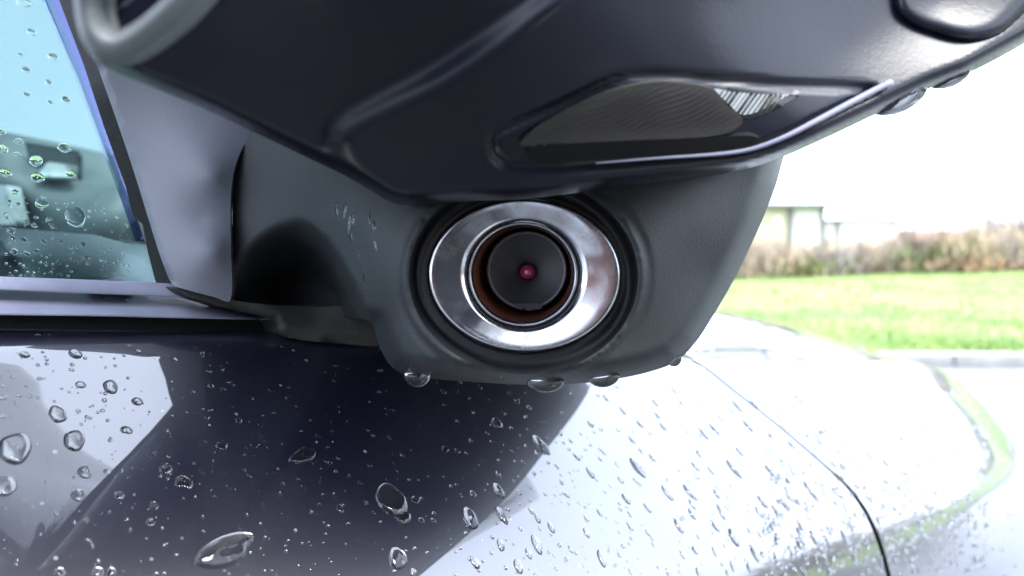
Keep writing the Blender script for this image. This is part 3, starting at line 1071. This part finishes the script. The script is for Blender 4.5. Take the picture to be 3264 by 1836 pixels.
cap_o = smooth_line([(2850, -160), (2838, 0), (2856, 55), (2910, 95), (2985, 122), (3045, 138), (3110, 142), (3185, 122), (3250, 70), (3330, -20), (3380, -160), (3100, -260)], 14)
sheet('corner_cap', [tuple(p) for p in cap_o], lambda x, y: h_tps(x, y) - 0.0058, M['shell'], housing, 12, back=(0.001, 0.004, 0.001), curve=False, roll=np.vstack([cap_o, cap_o[:1]]), rollw=60, rolld=0.0035)

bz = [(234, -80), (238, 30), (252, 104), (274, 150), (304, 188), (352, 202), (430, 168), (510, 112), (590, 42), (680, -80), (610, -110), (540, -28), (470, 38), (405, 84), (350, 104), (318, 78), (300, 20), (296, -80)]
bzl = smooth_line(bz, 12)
sheet('mirror_rim_highlight', bz, lambda x, y: h_tps(x, y) - 0.0046, M['rim_highlight'], housing, 9, back=(0.0005, 0.003, 0.0005), roll=np.vstack([bzl, bzl[:1]]), rollw=40, rolld=0.0014)  # pale strip added as a painted highlight along the rounded end

# interior seen through the window
dash = sheet('dashboard', [(-700, 330), (-200, 385), (0, 418), (150, 447), (300, 480), (420, 505), (560, 560), (560, 780), (-700, 760)],
             [(-700, 330, 0.40), (0, 418, 0.40), (420, 505, 0.41), (-700, 480, 0.36), (0, 480, 0.36), (420, 560, 0.37), (-700, 760, 0.37), (0, 760, 0.37), (560, 780, 0.385)], M['dash'], car, 16, back=(-0.1, 0.2, 0), curve=False)
vent = sheet('vent_frame', [(78, 452), (250, 480), (262, 500), (258, 585), (240, 606), (150, 606), (118, 588), (95, 520)], lambda x, y: np.full(np.shape(np.atleast_1d(x)), 0.357), M['trim_dark'], dash, 10, back=(-0.001, 0.003, 0),
             holes=[smooth_poly([(92, 464), (240, 488), (250, 504), (246, 580), (234, 598), (155, 598), (126, 582), (106, 520)], 10)], curve=False)
sheet('vent_face', [(150, 518), (205, 524), (238, 566), (118, 562)], [(150, 518, 0.356), (205, 524, 0.356), (238, 566, 0.345), (118, 562, 0.345)], M['dash_light'], dash, 10, back=(0, 0.003, -0.001), curve=False)
sheet('vent_hood', [(95, 465), (240, 490), (250, 530), (205, 520), (150, 514), (110, 530)], lambda x, y: np.full(np.shape(np.atleast_1d(x)), 0.3565), M['trim_dark'], dash, 10, back=(0, 0.002, 0), curve=False)
sheet('dash_end', [(-700, 560), (20, 590), (48, 715), (-700, 720)], lambda x, y: np.full(np.shape(np.atleast_1d(x)), 0.335), M['dash_light'], car, 20, back=(0, 0.01, 0), curve=False)
sheet('inner_door_top', [(-700, 690), (0, 722), (170, 738), (300, 748), (400, 775), (560, 790), (560, 930), (-700, 930)],
      [(-700, 690, 0.20), (0, 722, 0.20), (400, 775, 0.205), (-700, 770, 0.175), (0, 770, 0.175), (400, 810, 0.18), (-700, 930, 0.185), (0, 930, 0.185), (560, 930, 0.19)], M['trim_dark'], car, 16, back=(-0.02, 0.03, 0), curve=False)
sheet('inner_sail', [(470, 590), (520, 590), (580, 800), (380, 760), (440, 690)], lambda x, y: np.full(np.shape(np.atleast_1d(x)), 0.24), M['trim_dark'], car, 16, back=(-0.01, 0.02, 0), curve=False)

M['headlining'] = plastic('grey_headlining', (0.30, 0.30, 0.29), 0.9, 600, 0.2, 0.0004)
rows = []
for o_ in np.linspace(-1.45, -0.17, 24):
    rows.append([car_pt(t_, o_, 0.40 + 0.05 * math.sin(math.pi * (o_ + 1.45) / 1.28) - (0.25 * max(0, t_ + 0.05)) ** 2 * 4) for t_ in np.linspace(-1.3, 0.12, 16)])
rf_ = grid('roof', rows, M['paint'], car)
rows2 = [[p - np.array([0, 0, 0.03]) for p in r] for r in rows]
grid('headlining', rows2, M['headlining'], rf_)
M['screen_glass'] = pane('windscreen_glass', (0.52, 0.54, 0.54))
sheet('windscreen', [(-900, -500), (420, -500), (600, 200), (640, 640), (-900, 560)], [(-900, -500, 0.62), (420, -500, 0.62), (640, 640, 0.50), (-900, 560, 0.50)], M['screen_glass'], car, 40, back=(0, 0.004, 0), curve=False)

# ------------------------------------------------------------------ the photographer, behind the camera: out of view, added for chrome and paint to reflect
M['jacket'] = simple('dark_jacket_cloth', (0.022, 0.024, 0.030), 0.85, 0.3, 30)
M['trousers'] = simple('dark_trousers', (0.020, 0.022, 0.030), 0.9, 0.3, 30)
M['skin'] = simple('skin', (0.42, 0.20, 0.15), 0.55, 0.1, 20)
M['hair'] = simple('brown_hair', (0.035, 0.022, 0.014), 0.7, 0.3, 60)


def skinned(name, verts, edges, radii, mat, parent, root=0, sub=1):
    me = bpy.data.meshes.new(name)
    bm = bmesh.new()
    lay = bm.verts.layers.skin.verify()
    vs = []
    for i, (p, r) in enumerate(zip(verts, radii)):
        v = bm.verts.new(p)
        v[lay].radius = (r, r) if not isinstance(r, tuple) else r
        v[lay].use_root = i == root
        vs.append(v)
    for a, b in edges: bm.edges.new((vs[a], vs[b]))
    bm.to_mesh(me)
    bm.free()
    o = link(name, me, parent, mat)
    m1 = o.modifiers.new('skin', 'SKIN')
    m1.use_smooth_shade = True
    m2 = o.modifiers.new('sub', 'SUBSURF')
    m2.levels = m2.render_levels = sub
    return o


pers = bpy.data.objects.new('person', None)
COL.objects.link(pers)
tag(pers, 'person in a dark jacket stooping behind the camera with both hands forward', 'person')
PV = [(0.30, -0.62, 0.94), (0.28, -0.56, 1.10), (0.25, -0.48, 1.26), (0.22, -0.42, 1.38), (0.20, -0.39, 1.44),
      (0.40, -0.42, 1.36), (0.42, -0.30, 1.14), (0.19, -0.085, 1.056), (0.05, -0.46, 1.36), (-0.06, -0.36, 1.14), (-0.085, -0.09, 1.056),
      (0.40, -0.62, 0.88), (0.42, -0.52, 0.48), (0.42, -0.62, 0.09), (0.42, -0.48, 0.04), (0.20, -0.64, 0.88), (0.18, -0.56, 0.48), (0.16, -0.68, 0.09), (0.16, -0.54, 0.04)]
PE = [(0, 1), (1, 2), (2, 3), (3, 4), (3, 5), (5, 6), (6, 7), (3, 8), (8, 9), (9, 10), (0, 11), (11, 12), (12, 13), (13, 14), (0, 15), (15, 16), (16, 17), (17, 18)]
PRr = [0.15, 0.15, 0.16, 0.10, 0.055, 0.068, 0.05, 0.036, 0.068, 0.05, 0.036, 0.10, 0.062, 0.045, 0.04, 0.10, 0.062, 0.045, 0.04]
skinned('body', PV, PE, PRr, M['jacket'], pers, 0, 2)
hd = skinned('head', [(0.20, -0.39, 1.45), (0.19, -0.37, 1.53), (0.185, -0.355, 1.60), (0.18, -0.35, 1.66), (0.175, -0.27, 1.57), (0.175, -0.28, 1.52), (0.265, -0.36, 1.57), (0.105, -0.36, 1.57)],
             [(0, 1), (1, 2), (2, 3), (2, 4), (1, 5), (2, 6), (2, 7)], [0.05, 0.072, 0.078, 0.055, 0.014, 0.03, 0.012, 0.012], M['skin'], pers, 0, 2)
skinned('hair', [(0.185, -0.40, 1.58), (0.18, -0.385, 1.66), (0.178, -0.33, 1.685)], [(0, 1), (1, 2)], [0.065, 0.072, 0.05], M['hair'], pers, 0, 2)
for sx, wx in ((1, 0.165), (-1, -0.075)):
    b0 = Vector((wx, -0.068, 1.056))
    hv_ = [b0, b0 + Vector((-0.035 * sx, 0.025, 0.0)), b0 + Vector((-0.06 * sx, 0.035, 0.0))]
    ed, rd = [(0, 1), (1, 2)], [0.028, 0.034, 0.028]
    for fi, (dz, ln) in enumerate(((0.030, 0.9), (0.010, 1.0), (-0.010, 0.95), (-0.030, 0.75))):
        k = len(hv_)
        q = hv_[1] + Vector((0, 0, dz))
        hv_ += [q + Vector((-0.03 * sx * ln, 0.022, 0)), q + Vector((-0.052 * sx * ln, 0.018, 0)), q + Vector((-0.062 * sx * ln, 0.004, 0))]
        ed += [(1, k), (k, k + 1), (k + 1, k + 2)]
        rd += [0.0095, 0.009, 0.0075]
    k = len(hv_)
    hv_ += [hv_[1] + Vector((-0.012 * sx, -0.022, 0.034)), hv_[1] + Vector((-0.032 * sx, -0.022, 0.042))]
    ed += [(1, k), (k, k + 1)]
    rd += [0.011, 0.009]
    skinned('hand', hv_, ed, rd, M['skin'], pers, 0, 1)
phone = box_obj('phone', (-0.025, 0.115, -0.024, -0.016, CAMZ - 0.03, CAMZ + 0.043), M['dish'], None, 0.003)
tag(phone, 'black phone held flat between the hands of the person', 'phone')

# ------------------------------------------------------------------ rain drops
bpy.context.view_layer.update()


def bvh_of(objs):
    vv, ff = [], []
    for o in objs:
        k = len(vv)
        mw = o.matrix_world
        vv += [mw @ x.co for x in o.data.vertices]
        ff += [tuple(k + i for i in p.vertices) for p in o.data.polygons]
    return BVHTree.FromPolygons(vv, ff)


def drop_mesh(name, seed, wob=0.12, hgt=0.34):
    r = random.Random(seed)
    ph = [r.uniform(0, 6.28) for _ in range(4)]
    am = [r.uniform(0, wob) / (k + 1) for k in range(4)]
    v, f = [], []
    nr, ns = 8, 28
    for i in range(nr + 1):
        a = i / nr * math.pi / 2
        for j in range(ns):
            t = 2 * math.pi * j / ns
            rad = 1 + sum(am[k] * math.sin((k + 2) * t + ph[k]) for k in range(4))
            c = math.cos(a) ** 0.8 if i < nr else 0
            v.append((rad * 0.5 * c * math.cos(t), rad * 0.5 * c * math.sin(t), hgt * 0.5 * (math.sin(a) * 1.0) * (1 + 0.1 * math.sin(t + ph[0])) - 0.03))
    for i in range(nr):
        for j in range(ns):
            q = (j + 1) % ns
            f.append((i * ns + j, i * ns + q, (i + 1) * ns + q, (i + 1) * ns + j))
    me = mesh(name, v, f)
    bm = bmesh.new()
    bm.from_mesh(me)
    bmesh.ops.remove_doubles(bm, verts=bm.verts, dist=1e-4)
    bmesh.ops.recalc_face_normals(bm, faces=bm.faces)
    bm.to_mesh(me)
    bm.free()
    me.materials.append(M['water'])
    me.polygons.foreach_set('use_smooth', [True] * len(me.polygons))
    return me


DROPS = []
DM = [drop_mesh('water_drop', k, 0.05 + 0.05 * (k % 4)) for k in range(10)]
bodyB = bvh_of([door, wing])
glassB = bvh_of([glass])
trimB = bvh_of([o for o in car.children if o.name.startswith('belt_trim')])


def drop(px, py, size, B, label, group, rnd=random, flat=1.0, stretch=1.0, along=False):
    d = ray(px, py)
    hit = B.ray_cast(Vector(C0), d, 5)
    if hit[0] is None: return None
    loc, nrm, _, dist = hit
    if nrm.dot(d) > 0: nrm = -nrm
    depth = (loc - Vector(C0)).dot(Vector(FWD))
    s = size * depth / FPX
    o = bpy.data.objects.new('water_drop', rnd.choice(DM))
    COL.objects.link(o)
    dn = Vector((0, 0, -1))
    dn = (dn - nrm * dn.dot(nrm)).normalized()
    side = nrm.cross(dn)
    q = Matrix((dn, side, nrm)).transposed().to_4x4()
    o.matrix_world = Matrix.Translation(loc) @ q @ Matrix.Rotation((1.57 if along else 0) + rnd.uniform(-0.25, 0.25), 4, 'Z') @ Matrix.Diagonal((s, s / stretch, s * flat / stretch ** 0.5, 1))
    tag(o, label, 'water drop', group)
    DROPS.append((o, px, py, size))
    return o


k8 = 1100 / 2506.0
k1 = 1164 / 2459.0
k7 = 1100 / 2506.0
big = [  # drops one can point at
    (565 * 1.267, 1385 * 1.267, 215, 'largest rain drop on the dark door, below the mirror near the bottom edge'),
    (38 * 1.267, 1128 * 1.267, 118, 'fat clear drop cut by the left edge of the picture on the navy door'),
    (12 * 1.267, 1222 * 1.267, 80, 'drop at the left edge just below the fat clear drop'),
    (145 * 1.267, 1042 * 1.267, 66, 'round drop in the middle of the upper pale reflection at the left'),
    (187 * 1.267, 1108 * 1.267, 80, 'oval drop sitting on the lower edge of the upper pale reflection'),
    (278 * 1.267, 973 * 1.267, 56, 'tall bright drop above the right tip of the upper pale reflection'),
    (190 * 1.267, 890 * 1.267, 46, 'round drop on the dark band just below the belt line'),
    (762 * 1.267, 1147 * 1.267, 110, 'long dark drop with a pale left corner in the mirror reflection'),
    (985 * 1.267, 1258 * 1.267, 130, 'large bright-edged drop in the dark reflection below the mirror foot'),
    (1000 * 1.267, 1405 * 1.267, 80, 'drop with a bright white hook near the bottom of the dark reflection'),
    (1000 + 1650 * k8, 1200 + 500 * k8, 86, 'streaked drop on the border of dark and white reflection'),
    (1000 + 2350 * k8, 1200 + 660 * k8, 78, 'plump grey drop with a small tail on the white shoulder'),
    (1000 + 1365 * k8, 1200 + 1010 * k8, 66, 'long drop beside the dark reflection on the pale blue part'),
    (1000 + 1135 * k8, 1200 + 1030 * k8, 74, 'drop straddling the lower edge of the dark reflection'),
    (1000 + 1620 * k8, 1200 + 1220 * k8, 68, 'longest slim drop on the pale blue reflection near the bottom'),
    (1000 + 2090 * k8, 1200 + 1320 * k8, 60, 'irregular drop near the bottom with a hooked lower end'),
    (2100 + 510 * k1, 1150 + 730 * k1, 76, 'big blue-grey drop with a dark toe on the white shoulder'),
    (2100 + 60 * k1, 1150 + 890 * k1, 60, 'left of two plump neighbouring drops on the white shoulder'),
    (2100 + 210 * k1, 1150 + 885 * k1, 64, 'right of two plump neighbouring drops on the white shoulder'),
    (2100 + 770 * k1, 1150 + 765 * k1, 46, 'slim blue drop right of the big blue-grey one'),
]
for x, y, s, l in big:
    drop(x, y, s, bodyB, l, 'rain drops on the car', stretch=2.1 if s in (215, 110) else 1.15 if x < 1500 else 1.9, along=s in (215, 110))
left = [(62, 893, 36), (347, 885, 26), (438, 905, 26), (96, 838, 34), (203, 968, 36), (95, 1000, 13), (75, 996, 18), (48, 994, 20), (155, 978, 12), (197, 1034, 18), (227, 1052, 14), (204, 1067, 14), (318, 1082, 40), (258, 1033, 18), (263, 1007, 20),
        (213, 1188, 52), (267, 1186, 20), (197, 1246, 52), (300, 1247, 36), (417, 1180, 50), (462, 1215, 64), (388, 1272, 34), (378, 1315, 34), (150, 1440, 40), (245, 1440, 44), (280, 1438, 34), (217, 1309, 20), (221, 1360, 18), (232, 1375, 18),
        (345, 1010, 40), (485, 985, 18), (530, 970, 26), (560, 980, 22), (430, 960, 16), (600, 1057, 32), (557, 1120, 46), (640, 1120, 26), (825, 1160, 32), (800, 1097, 22), (725, 1000, 24), (683, 980, 22), (655, 1068, 18), (520, 1052, 18), (515, 1110, 14),
        (930, 1170, 20), (855, 1280, 34), (1015, 1300, 64), (1045, 1258, 34), (1060, 1310, 26), (920, 1265, 20), (940, 1290, 16), (865, 1268, 14), (905, 1215, 18), (8, 1000, 26), (5, 1048, 20), (118, 905, 14), (95, 918, 16), (180, 930, 18), (290, 920, 14), (312, 895, 12),
        (1250, 1065, 50), (1120, 1130, 30), (1150, 1135, 24), (1090, 1310, 22), (1190, 1243, 30), (1040, 1440, 30), (840, 1240, 14), (770, 1230, 12), (690, 1190, 14), (1115, 985, 24), (1300, 1010, 24), (1280, 990, 20), (1330, 1025, 22), (1265, 1040, 18), (1225, 1090, 16)]
for x, y, s in left:
    drop(x * 1.267, y * 1.267, s * 0.88, bodyB, None, 'rain beads on the dark part of the door' if x < 500 else 'rain beads in the mirror reflection')
c8 = [(1617, 560, 50), (1520, 625, 36), (1690, 450, 36), (1765, 655, 40), (1865, 468, 36), (1910, 585, 60), (2010, 700, 76), (2105, 553, 40), (2080, 600, 36), (2010, 348, 56), (2370, 345, 64), (2200, 640, 40), (2230, 752, 54), (2335, 755, 44), (1563, 797, 40), (1340, 828, 110),
      (1490, 840, 44), (1680, 855, 30), (1838, 862, 50), (1800, 768, 44), (1450, 757, 24), (1578, 978, 50), (1625, 1030, 64), (1725, 1098, 76), (1358, 1225, 84), (1560, 1288, 74), (1500, 1107, 36), (1640, 1105, 30), (1170, 1352, 84), (1485, 1380, 94), (2075, 990, 54), (1980, 1035, 44),
      (1980, 1135, 70), (1865, 1255, 50), (1850, 925, 24), (1925, 920, 24), (2270, 890, 80), (2295, 1090, 60), (2425, 1135, 44), (2300, 1420, 40), (2295, 1000, 44), (2425, 955, 64), (2120, 155, 60), (2200, 75, 40), (2245, 250, 60), (2310, 460, 60), (2375, 540, 46), (2460, 590, 60),
      (2480, 190, 60), (2500, 285, 60), (1940, 420, 26), (2035, 405, 26), (1815, 483, 26), (2010, 500, 26), (1855, 700, 24), (1793, 715, 20), (1570, 900, 30), (1750, 865, 24), (1790, 855, 18), (2150, 795, 26), (2085, 930, 18), (2200, 1060, 20), (2215, 1130, 20), (1745, 1300, 24), (2140, 1240, 18),
      (2290, 1215, 24), (2465, 1220, 36), (1960, 1375, 26), (2210, 1275, 24), (2275, 1340, 22), (1825, 1340, 18), (1340, 715, 60), (1440, 545, 30)]
c1 = [(303, 490, 84), (375, 460, 84), (495, 340, 64), (525, 303, 86), (415, 385, 50), (640, 285, 60), (940, 255, 80), (955, 172, 44), (1098, 240, 50), (600, 435, 90), (812, 388, 66), (1035, 358, 50), (1122, 373, 54), (1060, 508, 50), (890, 565, 70), (1200, 608, 44), (545, 612, 70), (270, 625, 54), (248, 712, 64),
      (350, 740, 56), (225, 965, 60), (225, 1030, 70), (420, 1015, 90), (380, 1112, 76), (135, 1110, 90), (490, 850, 40), (390, 895, 60), (700, 950, 84), (848, 970, 84), (672, 1018, 64), (1035, 895, 76), (1185, 885, 64), (880, 815, 44), (510, 1190, 110), (645, 1295, 90), (375, 1285, 54), (245, 1278, 50),
      (160, 1308, 50), (605, 1138, 50), (762, 1130, 40), (940, 1225, 70), (1040, 1188, 80), (1135, 1215, 70), (1255, 1195, 90), (980, 1330, 64), (1055, 1340, 60), (1160, 1335, 54), (1315, 1330, 80), (975, 1425, 70), (1140, 1400, 90), (1415, 930, 60), (1565, 905, 54), (1530, 690, 64), (1290, 1110, 54),
      (785, 1320, 50), (495, 1385, 54), (605, 1390, 64), (460, 1430, 40), (265, 1425, 50), (65, 1435, 56), (30, 445, 60), (190, 475, 30), (262, 550, 26), (470, 635, 26), (650, 560, 30), (780, 590, 26), (710, 640, 20), (800, 695, 26), (415, 738, 20), (695, 758, 34), (270, 788, 30), (460, 920, 34), (460, 990, 34), (1100, 850, 44),
      (1320, 440, 44), (600, 320, 14), (145, 285, 30), (285, 275, 44), (100, 195, 54), (90, 125, 26), (515, 1330, 20), (440, 1245, 26), (140, 1215, 20), (265, 1185, 30), (680, 1170, 40), (805, 1060, 30), (590, 1040, 30), (740, 1055, 24), (365, 1025, 24), (950, 1105, 60), (1005, 1055, 40), (1150, 1150, 60), (1320, 1270, 50)]
for x, y, s in c8:
    drop(1000 + x * k8, 1200 + y * k8, s * k8 * 1.2, bodyB, None, 'rain beads on the pale shoulder', stretch=random.uniform(1.4, 2.0))
for x, y, s in c1:
    drop(2100 + x * k1, 1150 + y * k1, s * k1 * 1.25, bodyB, None, 'rain beads towards the front wing', stretch=random.uniform(1.4, 2.0))
drop(285 * 1.267, 752 * 1.267, 80, trimB, 'single flat drop on the grey belt trim below the window', 'rain drops on the car', flat=0.7)
footB = bvh_of([foot])
for x, y, s, st in [(1072, 668, 46, 2.2), (1098, 672, 60, 2.6), (1112, 720, 70, 3.0), (1125, 700, 40, 2.0), (1180, 690, 50, 2.4), (1192, 720, 34, 1.6), (1196, 785, 40, 2.2), (1140, 830, 44, 2.6), (1120, 760, 36, 2.0), (1160, 880, 40, 3.0), (1130, 930, 40, 3.2)]:
    drop(x, y, s, footB, None, 'water runs on the mirror foot', stretch=st, flat=0.28)
gdrops = [(75, 8, 34), (100, 102, 24), (168, 180, 26), (83, 222, 22), (210, 317, 24), (155, 262, 18), (85, 300, 18), (65, 175, 14), (160, 325, 14), (5, 420, 22), (10, 475, 28), (115, 512, 36), (205, 470, 34), (60, 450, 22), (120, 565, 34), (18, 550, 30), (225, 555, 26), (55, 490, 18), (48, 612, 18),
          (132, 648, 34), (58, 650, 12), (30, 642, 12), (35, 735, 22), (40, 760, 18), (85, 708, 16), (107, 717, 16), (114, 693, 12), (157, 697, 14), (162, 715, 12), (110, 720, 12), (45, 802, 20), (88, 810, 14), (115, 800, 14), (275, 822, 14), (265, 780, 16), (195, 770, 14), (140, 770, 16), (75, 765, 18), (240, 690, 60)]
for x, y, s in gdrops:
    drop(x * 1.0, y, s * 1.1, glassB, None, 'rain beads on the side window', flat=0.9)

# a label for every bead: which landmark it lies nearest to, on which side, and how near
marks = [(565, 1385, 'the largest drop'), (38, 1128, 'the fat left-edge drop'), (145, 1042, 'the round drop on pale reflection'), (278, 973, 'the tall bright drop'),
         (762, 1147, 'the long dark drop'), (985, 1258, 'the large bright-edged drop'), (1000, 1405, 'the white-hooked drop'), (285, 752, 'the flat belt-trim drop')]
marks = [(a * 1.267, b_ * 1.267, t) for a, b_, t in marks]
marks += [(1000 + 1650 * k8, 1200 + 500 * k8, 'the streaked border drop'), (1000 + 2350 * k8, 1200 + 660 * k8, 'the plump grey tailed drop'), (1000 + 1365 * k8, 1200 + 1010 * k8, 'the long pale-side drop'),
          (1000 + 1620 * k8, 1200 + 1220 * k8, 'the longest slim drop'), (1000 + 2090 * k8, 1200 + 1320 * k8, 'the irregular hooked drop'), (2100 + 510 * k1, 1150 + 730 * k1, 'the big blue-grey drop'),
          (2100 + 60 * k1, 1150 + 890 * k1, 'the plump neighbouring drops'), (2100 + 770 * k1, 1150 + 765 * k1, 'the slim blue drop'), (1738, 1225, 'the drop under the foot'), (2790, 1530, 'the door front gap'),
          (1110, 700, 'the wet smear on the arm'), (165, 530, 'the vent behind the glass'), (30, 870, 'the lower window corner'), (30, 20, 'the upper window corner')]
sides = ['right', 'lower right', 'below', 'lower left', 'left', 'upper left', 'above', 'upper right']
nth = ['nearest', 'second', 'third', 'fourth', 'fifth', 'sixth', 'seventh', 'eighth', 'ninth', 'tenth', 'eleventh', 'twelfth', 'thirteenth', 'fourteenth', 'fifteenth', 'sixteenth']
groups_ = {}
for o, x, y, sz in DROPS:
    if 'label' in o: continue
    mk = min(range(len(marks)), key=lambda i: (marks[i][0] - x) ** 2 + (marks[i][1] - y) ** 2)
    an = math.atan2(y - marks[mk][1], x - marks[mk][0])
    groups_.setdefault((mk, int(round(an / (math.pi / 4))) % 8), []).append((math.hypot(y - marks[mk][1], x - marks[mk][0]), o, sz))
for (mk, sd), L in groups_.items():
    L.sort(key=lambda t: t[0])
    for i, (_, o, sz) in enumerate(L):
        w_ = 'tiny' if sz < 18 else 'small' if sz < 36 else 'plump'
        where = ('to the ' + sides[sd] + ' of' if sides[sd] not in ('below', 'above') else sides[sd])
        o['label'] = f"{w_} rain bead, {nth[min(i, 15)]} {where} {marks[mk][2]}"

# fine spray, too small to count
v, f = [], []


def add_spray(B, px, py, size, up=0.4):
    d = ray(px, py)
    hit = B.ray_cast(Vector(C0), d, 5)
    if hit[0] is None: return
    loc, nrm, _, dist = hit
    if nrm.dot(d) > 0: nrm = -nrm
    s = size * (loc - Vector(C0)).dot(Vector(FWD)) / FPX * 0.5
    a = nrm.orthogonal().normalized()
    b_ = nrm.cross(a)
    k = len(v)
    for i in range(3):
        rr, hh = ((1.0, -0.1), (0.8, 0.45), (0.4, 0.75))[i]
        for j in range(8):
            t = 2 * math.pi * j / 8
            v.append(loc + a * (s * rr * math.cos(t)) + b_ * (s * rr * math.sin(t)) + nrm * (s * hh * up * 2))
    v.append(loc + nrm * (s * 0.85 * up * 2))
    for i in range(2):
        for j in range(8):
            q = (j + 1) % 8
            f.append((k + i * 8 + j, k + i * 8 + q, k + (i + 1) * 8 + q, k + (i + 1) * 8 + j))
    for j in range(8):
        f.append((k + 16 + j, k + 16 + (j + 1) % 8, k + 24))


for _ in range(900):
    x, y = rng.uniform(0, 3264), rng.uniform(1060, 1836)
    add_spray(bodyB, x, y, 5 + 11 * rng.random() ** 2)
for _ in range(1300):
    t = rng.uniform(0, 1)
    x, y = 2550 + rng.uniform(-120, 600), 1836 - rng.uniform(0, 480)
    add_spray(bodyB, x, y, 6 + 18 * rng.random() ** 2)
for _ in range(260):
    x, y = rng.uniform(0, 420), 880 - 260 * rng.random() ** 2
    add_spray(glassB, x, y, 3 + 9 * rng.random() ** 2)
sp = link('fine_rain_spray', mesh('fine_rain_spray', v, f), None, M['water'])
tag(sp, 'fine rain spray beading all over the door, wing and window', 'water drops', kind='stuff')


# hanging drops
def hang(px, py, w, h, d, label, tilt=0.0, mat='water'):
    v, f = [], []
    ns = 24
    pr = [(0.50, 0.3), (0.5, 0.0), (0.46, -0.3), (0.36, -0.62), (0.2, -0.88), (0.0, -1.0)]
    c, s = math.cos(tilt), math.sin(tilt)
    wm, hm = w * d / FPX, h * d / FPX
    for r, z in pr:
        for j in range(ns):
            t = 2 * math.pi * j / ns
            x, y, zz = r * wm * math.cos(t), 0.7 * r * wm * math.sin(t), z * hm
            v.append((x * c - zz * s, y, x * s + zz * c))
    for i in range(len(pr) - 1):
        for j in range(ns):
            q = (j + 1) % ns
            f.append((i * ns + j, i * ns + q, (i + 1) * ns + q, (i + 1) * ns + j))
    f.append(tuple(range(ns)))
    me = mesh('hanging_drop', v, f)
    bm = bmesh.new()
    bm.from_mesh(me)
    bmesh.ops.remove_doubles(bm, verts=bm.verts, dist=1e-6)
    bmesh.ops.recalc_face_normals(bm, faces=bm.faces)
    bm.to_mesh(me)
    bm.free()
    o = link('hanging_drop', me, None, M[mat])
    o.location = P(px, py, d)
    tag(o, label, 'water drop', 'drops hanging from the mirror')


hang(1738, 1218, 118, 34, 0.1345, 'largest drop hanging below the middle of the mirror foot')
hang(1926, 1205, 100, 30, 0.137, 'drop hanging from the foot just right of the largest one', 0.15)
hang(1330, 1200, 84, 36, 0.137, 'dark drop hanging at the lower left corner of the mirror foot')
hang(2150, 1148, 50, 20, 0.144, 'small drop at the lower right corner of the mirror foot', 0.5)
hang(2868, 314, 190, 44, float(h_tps(2868, 318)[0]) + 0.004, 'long drop clinging to the lower right edge of the mirror housing', 0.45)
hang(3025, 245, 140, 34, float(h_tps(3025, 248)[0]) + 0.004, 'smaller drop right of the long one on the housing edge', 0.35)
